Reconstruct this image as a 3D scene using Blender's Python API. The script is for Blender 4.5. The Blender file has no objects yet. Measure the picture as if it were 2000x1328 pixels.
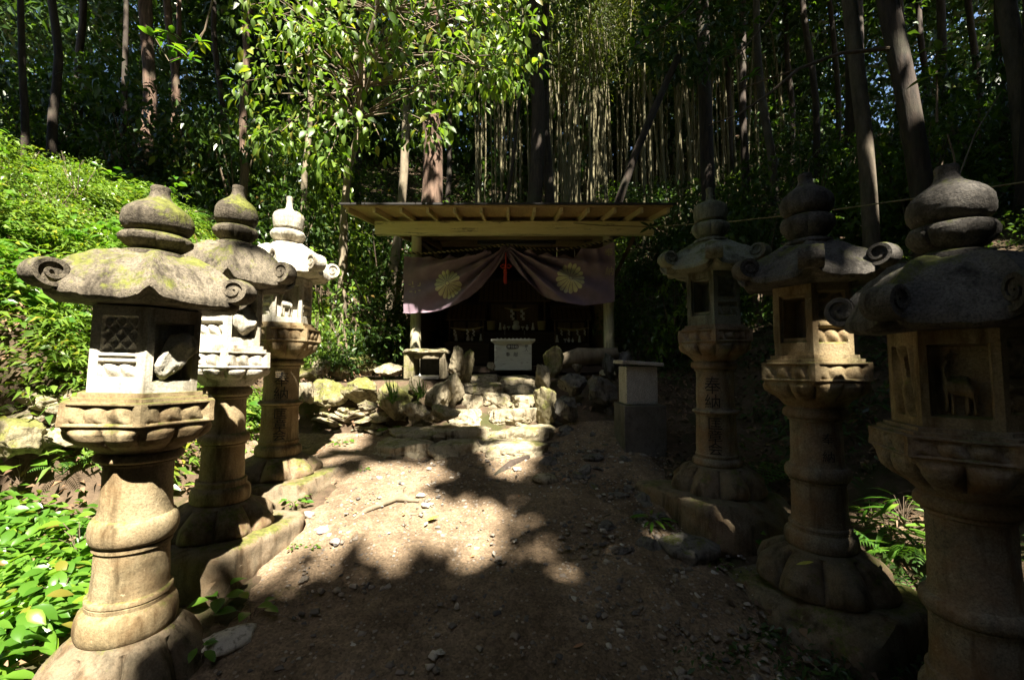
import bpy, bmesh, math, random
import numpy as np
from mathutils import Vector, Matrix, noise as mnoise

S = bpy.context.scene
C = S.collection
rng = np.random.default_rng(7)
random.seed(7)
PI = math.pi

# ------------------------------------------------------------------ camera, sky, sun, exposure
F = 850.0                                   # focal length in photo pixels (photo 2000 x 1328)
PITCH = math.radians(3.0)
cam = bpy.data.cameras.new('camera')
cam.sensor_width = 36.0
cam.lens = 36.0 * F / 2000.0
cam.clip_start = 0.05
cam.clip_end = 500
camo = bpy.data.objects.new('camera', cam)
C.objects.link(camo)
camo.location = (0, 0, 0)                   # the eye is the origin; the ground lies about 1.45 m below
camo.rotation_euler = (PI / 2 + PITCH, 0, 0)
S.camera = camo

SUN_EL = math.radians(55)
SH = Vector((-0.34, 1.0)).normalized()      # horizontal direction the light travels
SDIR = Vector((SH.x * math.cos(SUN_EL), SH.y * math.cos(SUN_EL), -math.sin(SUN_EL)))
sun = bpy.data.lights.new('sun', 'SUN')
sun.energy = 5.0
sun.angle = math.radians(0.53)
sun.color = (1.0, 0.93, 0.80)
suno = bpy.data.objects.new('sun', sun)
C.objects.link(suno)
suno.rotation_euler = SDIR.to_track_quat('-Z', 'Y').to_euler()

wd = bpy.data.worlds.new('World')
S.world = wd
wd.use_nodes = True
nt = wd.node_tree
sky = nt.nodes.new('ShaderNodeTexSky')
sky.sky_type = 'NISHITA'
sky.sun_disc = False
sky.sun_elevation = SUN_EL
sky.sun_rotation = math.atan2(-SH.x, -SH.y)
bg = nt.nodes['Background']
bg.inputs['Strength'].default_value = 0.05
nt.links.new(sky.outputs[0], bg.inputs['Color'])

S.view_settings.view_transform = 'Standard'
S.view_settings.look = 'None'
S.view_settings.exposure = 2.45
S.view_settings.gamma = 1.0
S.render.engine = 'CYCLES'
S.cycles.max_bounces = 7
S.cycles.diffuse_bounces = 5
S.cycles.glossy_bounces = 2
S.cycles.transmission_bounces = 4
S.cycles.use_denoising = True
S.cycles.sample_clamp_indirect = 6.0


# ------------------------------------------------------------------ helpers
def P(px, py, Y):
    a = (px - 1000.0) / F
    b = (664.0 - py) / F
    y = math.cos(PITCH) - b * math.sin(PITCH)
    z = math.sin(PITCH) + b * math.cos(PITCH)
    k = Y / y
    return Vector((a * k, Y, z * k))


def tag(o, label=None, cat=None, group=None, kind=None):
    if label: o['label'] = label
    if cat: o['category'] = cat
    if group: o['group'] = group
    if kind: o['kind'] = kind
    return o


def empty(name, loc, label, cat, group=None):
    o = bpy.data.objects.new(name, None)
    o.empty_display_size = 0.1
    C.objects.link(o)
    o.location = loc
    return tag(o, label, cat, group)


def link(name, me, mats, parent=None, smooth=True):
    if not isinstance(mats, (list, tuple)): mats = [mats]
    for m in mats: me.materials.append(m)
    o = bpy.data.objects.new(name, me)
    C.objects.link(o)
    if parent is not None: o.parent = parent
    if smooth and len(me.polygons):
        me.polygons.foreach_set('use_smooth', np.ones(len(me.polygons), dtype=bool))
    me.update()
    return o


def fastmesh(name, V, Q, attr=None, mi=None):
    """V (n,3) float, Q (m,4) int quads"""
    me = bpy.data.meshes.new(name)
    n, m = len(V), len(Q)
    me.vertices.add(n)
    me.vertices.foreach_set('co', np.asarray(V, dtype=np.float32).ravel())
    me.loops.add(m * 4)
    me.loops.foreach_set('vertex_index', np.asarray(Q, dtype=np.int32).ravel())
    me.polygons.add(m)
    me.polygons.foreach_set('loop_start', np.arange(0, m * 4, 4, dtype=np.int32))
    if mi is not None: me.polygons.foreach_set('material_index', np.asarray(mi, dtype=np.int32))
    if attr is not None:
        a = me.attributes.new('v', 'FLOAT', 'POINT')
        a.data.foreach_set('value', np.asarray(attr, dtype=np.float32))
    me.update(calc_edges=True)
    me.validate()
    return me


class MB:
    def __init__(s): s.v = []; s.f = []; s.mi = []
    def add(s, vs, fs, mi=0):
        k = len(s.v)
        s.v += [tuple(v) for v in vs]
        s.f += [tuple(i + k for i in f) for f in fs]
        s.mi += [mi] * len(fs)
        return s
    def box(s, c, size, rot=None, mi=0, bevel=0.0):
        sx, sy, sz = size[0] / 2, size[1] / 2, size[2] / 2
        if bevel > 0:
            bm = bmesh.new()
            bmesh.ops.create_cube(bm, size=1)
            for v in bm.verts: v.co = Vector((v.co.x * size[0], v.co.y * size[1], v.co.z * size[2]))
            bmesh.ops.bevel(bm, geom=list(bm.edges), offset=bevel, segments=2, affect='EDGES', profile=0.6)
            bm.verts.index_update()
            vs = [v.co.copy() for v in bm.verts]
            fs = [[v.index for v in f.verts] for f in bm.faces]
            bm.free()
        else:
            vs = [Vector((x * sx, y * sy, z * sz)) for x in (-1, 1) for y in (-1, 1) for z in (-1, 1)]
            fs = [(0, 1, 3, 2), (4, 6, 7, 5), (0, 4, 5, 1), (2, 3, 7, 6), (0, 2, 6, 4), (1, 5, 7, 3)]
        c = Vector(c)
        if rot is not None: vs = [rot @ v for v in vs]
        return s.add([v + c for v in vs], fs, mi)
    def beam(s, a, b, w, h, mi=0, bevel=0.0):
        a, b = Vector(a), Vector(b)
        d = b - a
        q = d.to_track_quat('Y', 'Z').to_matrix()
        return s.box((a + b) / 2, (w, d.length, h), q, mi, bevel)
    def tube(s, pts, rad, n=8, mi=0, cap=True):
        pts = [Vector(p) for p in pts]
        if not hasattr(rad, '__len__'): rad = [rad] * len(pts)
        vs, fs = [], []
        up = None
        for i, p in enumerate(pts):
            d = (pts[min(i + 1, len(pts) - 1)] - pts[max(i - 1, 0)]).normalized()
            if up is None:
                up = d.orthogonal().normalized()
            x = (up - d * up.dot(d)).normalized()
            up = x
            y = d.cross(x)
            for k in range(n):
                t = 2 * PI * k / n
                vs.append(p + (x * math.cos(t) + y * math.sin(t)) * rad[i])
        for i in range(len(pts) - 1):
            for k in range(n):
                a, b = i * n + k, i * n + (k + 1) % n
                fs.append((a, b, b + n, a + n))
        if cap:
            fs.append(tuple(range(n - 1, -1, -1)))
            k = (len(pts) - 1) * n
            fs.append(tuple(range(k, k + n)))
        return s.add(vs, fs, mi)
    def lathe(s, prof, c=(0, 0, 0), n=24, mi=0):
        c = Vector(c)
        vs = []; fs = []
        for (r, z) in prof:
            for k in range(n):
                t = 2 * PI * k / n
                vs.append(c + Vector((r * math.cos(t), r * math.sin(t), z)))
        for i in range(len(prof) - 1):
            for k in range(n):
                a, b = i * n + k, i * n + (k + 1) % n
                fs.append((a, b, b + n, a + n))
        fs.append(tuple(range(n - 1, -1, -1)))
        k = (len(prof) - 1) * n
        fs.append(tuple(range(k, k + n)))
        return s.add(vs, fs, mi)
    def build(s, name, mats, parent=None, smooth=True):
        me = bpy.data.meshes.new(name)
        me.from_pydata(s.v, [], s.f)
        if any(s.mi): me.polygons.foreach_set('material_index', s.mi)
        o = link(name, me, mats, parent, smooth)
        if smooth:
            try: me.set_sharp_from_angle(angle=math.radians(40))
            except Exception: pass
        return o


def fbm(x, y, z=0.0, o=4):
    return mnoise.fractal(Vector((x, y, z)), 1.0, 2.0, o)


# ------------------------------------------------------------------ materials
def newmat(name):
    m = bpy.data.materials.new(name)
    m.use_nodes = True
    t = m.node_tree
    return m, t, t.nodes, t.links, t.nodes['Principled BSDF']


def ramp(N, L, fac, stops):
    r = N.new('ShaderNodeValToRGB')
    cr = r.color_ramp
    while len(cr.elements) < len(stops): cr.elements.new(0.5)
    for e, (p, c) in zip(cr.elements, stops):
        e.position = p
        e.color = (*c, 1) if len(c) == 3 else c
    L.new(fac, r.inputs[0])
    return r.outputs[0]


def mixc(N, L, fac, a, b, mode='MIX'):
    m = N.new('ShaderNodeMix')
    m.data_type = 'RGBA'
    m.blend_type = mode
    for sock, v in ((m.inputs[0], fac), (m.inputs[6], a), (m.inputs[7], b)):
        if hasattr(v, 'links'): L.new(v, sock)
        elif isinstance(v, (int, float)): sock.default_value = v
        else: sock.default_value = (*v, 1)
    return m.outputs[2]


def noise(N, L, co, scale, detail=5, rough=0.6, out=0):
    n = N.new('ShaderNodeTexNoise')
    n.inputs['Scale'].default_value = scale
    n.inputs['Detail'].default_value = detail
    n.inputs['Roughness'].default_value = rough
    L.new(co, n.inputs['Vector'])
    return n.outputs[out]


def math_(N, L, op, a, b=None, clamp=False):
    m = N.new('ShaderNodeMath')
    m.operation = op
    m.use_clamp = clamp
    for i, v in enumerate((a, b)):
        if v is None: continue
        if hasattr(v, 'links'): L.new(v, m.inputs[i])
        else: m.inputs[i].default_value = v
    return m.outputs[0]


def stone_mat(name, c1, c2, speck=0.35, moss=0.3, mosscol=(0.095, 0.105, 0.02), rust=0.0, bump=0.35, scale=1.0, world=False, weather=0.95):
    m, t, N, L, B = newmat(name)
    if world:
        co = N.new('ShaderNodeNewGeometry').outputs['Position']
    else:
        co = N.new('ShaderNodeTexCoord').outputs['Object']
    big = noise(N, L, co, 3.2 * scale, 6, 0.65)
    col = ramp(N, L, big, [(0.32, c1), (0.68, c2)])
    fine = noise(N, L, co, 120 * scale, 4, 0.75)
    sp = ramp(N, L, fine, [(0.36, (0.25, 0.25, 0.25)), (0.5, (1, 1, 1)), (0.66, (1.55, 1.5, 1.4))])
    col = mixc(N, L, speck, col, mixc(N, L, 1.0, col, sp, 'MULTIPLY'))
    st = noise(N, L, co, 9 * scale, 8, 0.75)
    stain = ramp(N, L, st, [(0.50, (0, 0, 0)), (0.72, (1, 1, 1))])
    col = mixc(N, L, math_(N, L, 'MULTIPLY', stain, 0.6), col, (c1[0] * .3, c1[1] * .3, c1[2] * .28))
    mp = N.new('ShaderNodeMapping')
    mp.inputs['Scale'].default_value = (7, 7, 1.1)
    L.new(co, mp.inputs[0])
    drip = ramp(N, L, noise(N, L, mp.outputs[0], 1.6 * scale, 6, 0.65), [(0.50, (0, 0, 0)), (0.66, (1, 1, 1))])
    col = mixc(N, L, math_(N, L, 'MULTIPLY', drip, weather), col, (c1[0] * .33, c1[1] * .31, c1[2] * .28))
    lich = ramp(N, L, noise(N, L, co, 21 * scale, 6, 0.75), [(0.64, (0, 0, 0)), (0.69, (1, 1, 1))])
    col = mixc(N, L, math_(N, L, 'MULTIPLY', lich, weather * .8), col, (min(.6, c2[0] * 1.35), min(.6, c2[1] * 1.4), min(.55, c2[2] * 1.45)))
    if rust:
        rn = noise(N, L, co, 5.0 * scale, 5, 0.6)
        rr = ramp(N, L, rn, [(0.42, (0, 0, 0)), (0.62, (1, 1, 1))])
        col = mixc(N, L, math_(N, L, 'MULTIPLY', rr, rust), col, (0.25, 0.115, 0.035))
    if moss:
        g = N.new('ShaderNodeNewGeometry')
        sx = N.new('ShaderNodeSeparateXYZ')
        L.new(g.outputs['Normal'], sx.inputs[0])
        mn = noise(N, L, co, 4.2 * scale, 7, 0.7)
        a = math_(N, L, 'MULTIPLY_ADD', sx.outputs[2], 0.20)
        L.new(math_(N, L, 'ADD', mn, math_(N, L, 'MULTIPLY', noise(N, L, co, 55 * scale, 3, 0.8), 0.40)), a.node.inputs[2])
        thr = 0.98 - moss * 0.45
        mk = ramp(N, L, a, [(thr, (0, 0, 0)), (thr + 0.12, (1, 1, 1))])
        mcol = ramp(N, L, noise(N, L, co, 40 * scale, 3), [(0.3, tuple(x * .5 for x in mosscol)), (0.7, tuple(x * 1.5 for x in mosscol))])
        col = mixc(N, L, math_(N, L, 'MULTIPLY', mk, 0.85), col, mcol)
    L.new(col, B.inputs['Base Color'])
    B.inputs['Roughness'].default_value = 0.88
    B.inputs['Specular IOR Level'].default_value = 0.25
    bp = N.new('ShaderNodeBump')
    bp.inputs['Strength'].default_value = bump
    bp.inputs['Distance'].default_value = 0.02
    h = math_(N, L, 'ADD', math_(N, L, 'MULTIPLY', noise(N, L, co, 60 * scale, 6, 0.7), 0.6), math_(N, L, 'MULTIPLY', st, 0.8))
    L.new(h, bp.inputs['Height'])
    L.new(bp.outputs[0], B.inputs['Normal'])
    return m


def leaf_mat(name, c1, c2, rough=0.38, trans=0.4, tcol=None, spec=0.5):
    m, t, N, L, B = newmat(name)
    a = N.new('ShaderNodeAttribute')
    a.attribute_name = 'v'
    oi = N.new('ShaderNodeObjectInfo')
    f = math_(N, L, 'ADD', math_(N, L, 'MULTIPLY', a.outputs['Fac'], 0.85), math_(N, L, 'MULTIPLY', oi.outputs['Random'], 0.15))
    col = ramp(N, L, f, [(0.0, c1), (0.85, c2), (0.93, (c2[0] * 1.5, c2[1] * 1.1, c2[2] * .8)), (1.0, (0.17, 0.10, 0.03))])
    L.new(col, B.inputs['Base Color'])
    B.inputs['Roughness'].default_value = rough
    B.inputs['Specular IOR Level'].default_value = spec
    tr = N.new('ShaderNodeBsdfTranslucent')
    tc = mixc(N, L, 1.0, col, tcol or (1.6, 1.7, 0.5), 'MULTIPLY')
    L.new(tc, tr.inputs[0])
    mx = N.new('ShaderNodeMixShader')
    mx.inputs[0].default_value = trans
    L.new(B.outputs[0], mx.inputs[1])
    L.new(tr.outputs[0], mx.inputs[2])
    L.new(mx.outputs[0], N['Material Output'].inputs[0])
    return m


def bark_mat(name, c1, c2, stretch=8, bump=0.6):
    m, t, N, L, B = newmat(name)
    co = N.new('ShaderNodeTexCoord').outputs['Object']
    mp = N.new('ShaderNodeMapping')
    mp.inputs['Scale'].default_value = (stretch, stretch, 1)
    L.new(co, mp.inputs[0])
    n = noise(N, L, mp.outputs[0], 3.0, 8, 0.7)
    p = noise(N, L, co, 2.2, 4)
    col = ramp(N, L, n, [(0.35, c1), (0.65, c2)])
    col = mixc(N, L, ramp(N, L, p, [(0.5, (0, 0, 0)), (0.7, (.55, .55, .55))]), col, (0.055, 0.06, 0.032))
    L.new(col, B.inputs['Base Color'])
    B.inputs['Roughness'].default_value = 0.9
    bp = N.new('ShaderNodeBump')
    bp.inputs['Strength'].default_value = bump
    bp.inputs['Distance'].default_value = 0.03
    L.new(n, bp.inputs['Height'])
    L.new(bp.outputs[0], B.inputs['Normal'])
    return m


def wood_mat(name, c1, c2, peel=None, axis=(1, 12, 12), rough=0.7):
    m, t, N, L, B = newmat(name)
    co = N.new('ShaderNodeTexCoord').outputs['Object']
    mp = N.new('ShaderNodeMapping')
    mp.inputs['Scale'].default_value = axis
    L.new(co, mp.inputs[0])
    n = noise(N, L, mp.outputs[0], 3.0, 7, 0.65)
    col = ramp(N, L, n, [(0.3, c1), (0.7, c2)])
    if peel:
        pn = noise(N, L, mp.outputs[0], 2.4, 9, 0.75)
        mk = ramp(N, L, pn, [(0.565, (0, 0, 0)), (0.60, (1, 1, 1))])
        col = mixc(N, L, mk, col, peel)
    L.new(col, B.inputs['Base Color'])
    B.inputs['Roughness'].default_value = rough
    bp = N.new('ShaderNodeBump')
    bp.inputs['Strength'].default_value = 0.25
    bp.inputs['Distance'].default_value = 0.01
    L.new(n, bp.inputs['Height'])
    L.new(bp.outputs[0], B.inputs['Normal'])
    return m


def plain_mat(name, c, rough=0.6, var=0.2, scale=20, metal=0.0):
    m, t, N, L, B = newmat(name)
    co = N.new('ShaderNodeTexCoord').outputs['Object']
    n = noise(N, L, co, scale, 5)
    col = ramp(N, L, n, [(0.3, tuple(x * (1 - var) for x in c)), (0.7, tuple(min(1, x * (1 + var)) for x in c))])
    L.new(col, B.inputs['Base Color'])
    B.inputs['Roughness'].default_value = rough
    B.inputs['Metallic'].default_value = metal
    return m


M = {}
M['granite_warm'] = stone_mat('weathered_warm_granite', (0.19, 0.145, 0.075), (0.33, 0.265, 0.16), 0.45, 0.3, rust=0.22)
M['granite_pale'] = stone_mat('pale_granite', (0.42, 0.39, 0.31), (0.56, 0.53, 0.45), 0.45, 0.12, rust=0.12)
M['granite_roof'] = stone_mat('mossy_roof_granite', (0.06, 0.05, 0.035), (0.20, 0.17, 0.125), 0.7, 0.42, (0.11, 0.12, 0.02), bump=0.7)
M['granite_roof_dark'] = stone_mat('dark_roof_granite', (0.055, 0.05, 0.044), (0.145, 0.132, 0.115), 0.7, 0.25, bump=0.6)
M['granite_green'] = stone_mat('green_stained_granite', (0.13, 0.145, 0.10), (0.24, 0.25, 0.185), 0.5, 0.3, rust=0.1)
M['granite_rust'] = stone_mat('rust_stained_granite', (0.17, 0.145, 0.10), (0.29, 0.25, 0.185), 0.6, 0.15, rust=0.4)
M['base_stone'] = stone_mat('base_stone', (0.12, 0.098, 0.062), (0.22, 0.175, 0.12), 0.35, 0.26, rust=0.2)
M['rock'] = stone_mat('terrace_rock', (0.19, 0.16, 0.105), (0.35, 0.30, 0.205), 0.25, 0.26, (0.12, 0.125, 0.03), scale=1.4, world=True, bump=0.7)
M['rock_mossy'] = stone_mat('mossy_rock', (0.18, 0.155, 0.09), (0.33, 0.285, 0.18), 0.25, 0.62, (0.12, 0.125, 0.025), scale=1.3, world=True, bump=0.8)
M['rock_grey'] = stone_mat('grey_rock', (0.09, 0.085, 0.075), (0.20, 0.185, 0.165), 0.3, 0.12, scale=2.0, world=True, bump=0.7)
M['rock_pale'] = stone_mat('pale_rock', (0.45, 0.42, 0.36), (0.62, 0.58, 0.50), 0.2, 0.0, scale=3.0, world=True, bump=0.5)
M['rock_violet'] = stone_mat('violet_grey_rock', (0.24, 0.20, 0.20), (0.36, 0.31, 0.31), 0.2, 0.0, scale=3.0, world=True, bump=0.5)
M['step_stone'] = stone_mat('step_stone', (0.25, 0.21, 0.14), (0.40, 0.345, 0.24), 0.25, 0.22, (0.15, 0.15, 0.03), scale=1.6, world=True, bump=0.7)
M['granite_stele'] = stone_mat('speckled_grey_granite', (0.30, 0.29, 0.27), (0.42, 0.41, 0.38), 0.9, 0.0, scale=1.0, bump=0.1, weather=.25)
M['ink'] = plain_mat('black_ink', (0.012, 0.011, 0.01), 0.8)
M['leaf_slope'] = leaf_mat('slope_leaf', (0.045, 0.10, 0.013), (0.15, 0.23, 0.032), 0.35, 0.35)
M['leaf_near'] = leaf_mat('near_leaf', (0.04, 0.12, 0.012), (0.11, 0.22, 0.025), 0.3, 0.4)
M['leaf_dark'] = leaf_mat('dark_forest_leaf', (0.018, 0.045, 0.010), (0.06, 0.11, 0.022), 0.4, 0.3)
M['leaf_camellia'] = leaf_mat('glossy_tree_leaf', (0.05, 0.115, 0.014), (0.16, 0.235, 0.04), 0.42, 0.42, spec=0.45)
M['leaf_bamboo'] = leaf_mat('bamboo_leaf', (0.05, 0.085, 0.015), (0.12, 0.15, 0.03), 0.45, 0.4)
M['leaf_canopy'] = leaf_mat('canopy_leaf', (0.02, 0.05, 0.01), (0.06, 0.10, 0.02), 0.5, 0.12)  # leaves of the unseen crowns added to block the sun
M['fern'] = leaf_mat('fern_leaf', (0.035, 0.11, 0.015), (0.10, 0.20, 0.03), 0.45, 0.4)
M['bark_cedar'] = bark_mat('cedar_bark', (0.06, 0.034, 0.022), (0.20, 0.125, 0.085), 9)
M['bark_dark'] = bark_mat('dark_bark', (0.02, 0.015, 0.011), (0.07, 0.048, 0.034), 6)
M['bark_pale'] = bark_mat('pale_bark', (0.13, 0.10, 0.065), (0.26, 0.21, 0.14), 3, 0.3)
M['bark_mid'] = bark_mat('brown_grey_bark', (0.05, 0.038, 0.025), (0.14, 0.11, 0.075), 4, 0.4)
M['bamboo'] = bark_mat('bamboo_skin', (0.11, 0.10, 0.05), (0.25, 0.215, 0.12), 3, 0.05)
M['twig'] = bark_mat('twig_bark', (0.10, 0.07, 0.045), (0.20, 0.15, 0.10), 5, 0.2)
M['cream'] = wood_mat('peeling_cream_paint', (0.74, 0.64, 0.31), (0.86, 0.77, 0.44), (0.16, 0.13, 0.09))
M['cream_post'] = wood_mat('cream_post_paint', (0.52, 0.46, 0.28), (0.66, 0.60, 0.40), (0.22, 0.18, 0.12), (12, 12, 1))
M['rafter'] = wood_mat('pale_rafter_wood', (0.52, 0.40, 0.20), (0.68, 0.55, 0.30), None, (12, 1, 12))
M['board'] = wood_mat('eave_board_wood', (0.38, 0.25, 0.11), (0.54, 0.37, 0.18), None, (12, 1, 12))
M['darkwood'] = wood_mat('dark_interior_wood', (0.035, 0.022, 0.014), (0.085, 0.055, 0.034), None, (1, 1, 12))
M['brownwood'] = wood_mat('brown_board_wood', (0.10, 0.065, 0.035), (0.20, 0.13, 0.07), None, (12, 12, 1))
M['roofing'] = plain_mat('black_roofing', (0.025, 0.022, 0.02), 0.8)
M['purple'] = plain_mat('purple_cloth', (0.25, 0.175, 0.215), 0.85, 0.18, 6)
M['crest'] = plain_mat('faded_yellow_dye', (0.66, 0.62, 0.36), 0.85, 0.15, 12)
M['dye'] = plain_mat('faded_cream_dye', (0.5, 0.42, 0.24), 0.85, 0.2, 12)
M['red'] = plain_mat('red_silk_cord', (0.45, 0.035, 0.012), 0.55, 0.25, 60)
M['rope_pale'] = plain_mat('pale_rope', (0.42, 0.34, 0.18), 0.9, 0.2, 80)
M['rope_black'] = plain_mat('black_rope', (0.02, 0.018, 0.016), 0.9, 0.2, 80)
M['wire'] = plain_mat('tan_cord', (0.22, 0.18, 0.09), 0.8, 0.2, 80)
M['boxpaint'] = wood_mat('white_green_paint', (0.52, 0.53, 0.43), (0.64, 0.65, 0.54), (0.34, 0.31, 0.24), (2, 9, 9), 0.55)
M['porcelain'] = plain_mat('white_porcelain', (0.75, 0.75, 0.70), 0.25, 0.03, 5)
M['paper'] = plain_mat('white_paper', (0.62, 0.60, 0.54), 0.8, 0.05, 5)
M['straw'] = plain_mat('straw_rope', (0.40, 0.32, 0.15), 0.9, 0.25, 60)
M['metal_dark'] = plain_mat('dark_lamp_housing', (0.05, 0.045, 0.04), 0.5)
M['tube'] = plain_mat('unlit_lamp_tube', (0.30, 0.28, 0.25), 0.3)
M['dry_leaf'] = plain_mat('dry_leaf_brown', (0.30, 0.15, 0.07), 0.6, 0.3, 40)
M['yellow_leaf'] = plain_mat('fallen_yellow_leaf', (0.36, 0.34, 0.05), 0.5, 0.25, 40)
M['concrete'] = stone_mat('dark_concrete', (0.09, 0.085, 0.075), (0.16, 0.15, 0.13), 0.3, 0.2, scale=1.2, weather=.2)

# ------------------------------------------------------------------ ground
BY = [-30, -6, 0, 2, 2.6, 3.35, 4.1, 4.6, 5.0, 5.3, 5.65, 6.0, 6.4, 9.6, 10.6, 26, 40, 70]
BZ = [-5, -2.9, -1.85, -1.42, -1.28, -1.10, -0.93, -0.88, -0.80, -0.60, -0.46, -0.34, -0.20, -0.17, 0.2, 12.0, 17, 20]


def base_z(y): return np.interp(y, BY, BZ)


def sstep(a, b, x):
    t = np.clip((x - a) / (b - a), 0, 1)
    return t * t * (3 - 2 * t)


def terr(x, y):
    x = np.asarray(x, dtype=float); y = np.asarray(y, dtype=float)
    z = base_z(y)
    fade = 1 - 0.6 * sstep(9, 22, y)
    l = np.maximum(0, -x - 2.45)
    rise = np.where(l < 3.2, 0.82 * l, 2.62 + (l - 3.2) * 0.22)
    low = (1 - sstep(3.2, 3.5, y)) * (1 - sstep(4.4, 5.6, -x))
    z = z + np.minimum(rise, 7.5) * fade * sstep(-0.2, 0.6, l) * (1 - .88 * low)
    r = np.maximum(0, x - 2.5)
    rr = np.where(r < 4, 0.5 * r, 2.0 + (r - 4) * 0.45)
    z = z + np.minimum(rr, 6.0) * fade * sstep(-0.1, 0.5, r)
    # left terrace in front of the shrine
    m = sstep(5.08, 5.3, y) * (1 - sstep(6.3, 6.6, y)) * (1 - sstep(-1.0, -0.75, x)) * sstep(-2.9, -2.6, x)
    z = np.where(m > 0, np.maximum(z, z * (1 - m) + (-0.24) * m), z)
    # right bank beside the steps
    m2 = sstep(4.3, 6.0, y) * (1 - sstep(6.3, 6.6, y)) * sstep(0.35, 0.7, x) * (1 - sstep(2.4, 3.0, x))
    z = np.where(m2 > 0, np.maximum(z, z * (1 - m2) + (-0.45 + 0.25 * sstep(5.4, 6.2, y)) * m2), z)
    bump = 0.05 * np.sin(1.7 * x + 0.6 * y) * np.sin(1.3 * y - 0.8 * x) + 0.02 * np.sin(5.1 * x + 1) * np.sin(4.3 * y)
    w = np.where(y > 9.6, 4.0, 1.0)
    return z + bump * 0.5 * w


def G(px, py):
    """where the photo pixel meets the ground"""
    d = P(px, py, 1.0)
    Y = 0.6
    while Y < 40:
        if d.z * Y < float(terr(d.x * Y, Y)): break
        Y += 0.02
    return Vector((d.x * Y, Y, float(terr(d.x * Y, Y))))


def grid_mesh(name, xs, ys, zf, off=0.0):
    X, Yy = np.meshgrid(xs, ys)
    Z = zf(X, Yy) + off
    V = np.stack([X, Yy, Z], -1).reshape(-1, 3)
    nx, ny = len(xs), len(ys)
    i = np.arange(nx * ny).reshape(ny, nx)
    Q = np.stack([i[:-1, :-1], i[:-1, 1:], i[1:, 1:], i[1:, :-1]], -1).reshape(-1, 4)
    return fastmesh(name, V, Q)


def soil_mat(name, dirt, dirt2, mosscol, mossamt, grains):
    m, t, N, L, B = newmat(name)
    co = N.new('ShaderNodeNewGeometry').outputs['Position']
    n1 = noise(N, L, co, 1.7, 8, 0.65)
    n2 = noise(N, L, co, 14, 7, 0.7)
    col = ramp(N, L, n1, [(0.33, dirt), (0.66, dirt2)])
    col = mixc(N, L, 0.55, col, mixc(N, L, 1.0, col, ramp(N, L, n2, [(0.3, (.35, .33, .3)), (0.7, (1.5, 1.45, 1.4))]), 'MULTIPLY'))
    mk = ramp(N, L, noise(N, L, co, 2.6, 7, 0.7), [(0.72 - mossamt * .4, (0, 0, 0)), (0.82 - mossamt * .4, (.75, .75, .75))])
    col = mixc(N, L, mk, col, mosscol)
    h = math_(N, L, 'ADD', math_(N, L, 'MULTIPLY', n2, 1.0), math_(N, L, 'MULTIPLY', noise(N, L, co, 90, 5, 0.75), 0.5))
    if grains:
        vo = N.new('ShaderNodeTexVoronoi')
        vo.inputs['Scale'].default_value = 34
        vo.inputs['Randomness'].default_value = 1
        L.new(co, vo.inputs['Vector'])
        sx = N.new('ShaderNodeSeparateColor')
        L.new(vo.outputs['Color'], sx.inputs[0])
        pick = math_(N, L, 'MULTIPLY', math_(N, L, 'LESS_THAN', vo.outputs['Distance'], 0.30), math_(N, L, 'GREATER_THAN', sx.outputs[0], 0.62))
        pc = ramp(N, L, sx.outputs[1], [(0.1, (.13, .115, .10)), (0.6, (.27, .22, .17)), (1.0, (.36, .31, .25))])
        col = mixc(N, L, pick, col, pc)
        h = math_(N, L, 'ADD', h, math_(N, L, 'MULTIPLY', pick, 0.5))
        v2 = N.new('ShaderNodeTexVoronoi')
        v2.inputs['Scale'].default_value = 95
        L.new(co, v2.inputs['Vector'])
        s2 = N.new('ShaderNodeSeparateColor')
        L.new(v2.outputs['Color'], s2.inputs[0])
        col = mixc(N, L, 0.5, col, mixc(N, L, 1.0, col, ramp(N, L, s2.outputs[0], [(0, (.4, .4, .4)), (1, (1.7, 1.65, 1.6))]), 'MULTIPLY'))
        h = math_(N, L, 'ADD', h, math_(N, L, 'MULTIPLY', s2.outputs[0], 0.25))
    L.new(col, B.inputs['Base Color'])
    B.inputs['Roughness'].default_value = 0.93
    B.inputs['Specular IOR Level'].default_value = 0.2
    bp = N.new('ShaderNodeBump')
    bp.inputs['Strength'].default_value = 0.8
    bp.inputs['Distance'].default_value = 0.03
    L.new(h, bp.inputs['Height'])
    L.new(bp.outputs[0], B.inputs['Normal'])
    return m


M['soil'] = soil_mat('forest_soil', (0.06, 0.042, 0.027), (0.14, 0.10, 0.066), (0.045, 0.055, 0.015), 0.5, False)
M['path'] = soil_mat('gravelly_path_soil', (0.125, 0.09, 0.058), (0.30, 0.225, 0.15), (0.12, 0.12, 0.03), 0.18, True)

ys = np.concatenate([np.arange(-14, 1, 0.4), np.arange(1, 11, 0.08), np.arange(11, 30, 0.4), np.arange(30, 71, 2.0)])
xs = np.concatenate([np.arange(-40, -8, 1.6), np.arange(-8, 8, 0.1), np.arange(8, 41, 1.6)])
o = link('ground', grid_mesh('ground', xs, ys, terr), M['soil'])
tag(o, kind='structure')


def path_z(x, y):
    z = terr(x, y)
    rough = np.zeros_like(z)
    f = np.nditer([x, y, rough], op_flags=[['readonly'], ['readonly'], ['readwrite']])
    for a, b, c in f:
        c[...] = fbm(a * 2.2, b * 2.2, 0, 5) * 0.030 + fbm(a * 9, b * 9, 3, 3) * 0.009
    # sink below the soil at the two edges so the path fades into it
    lf = np.where(y > 4.0, -2.55, np.where(y > 3.7, -1.3 - (y - 3.7) * 4.17, -1.3))
    e = np.maximum(sstep(1.15, 1.55, x), 1 - sstep(-.45, 0, x - lf))
    return z + 0.03 + rough - 0.09 * e


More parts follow.
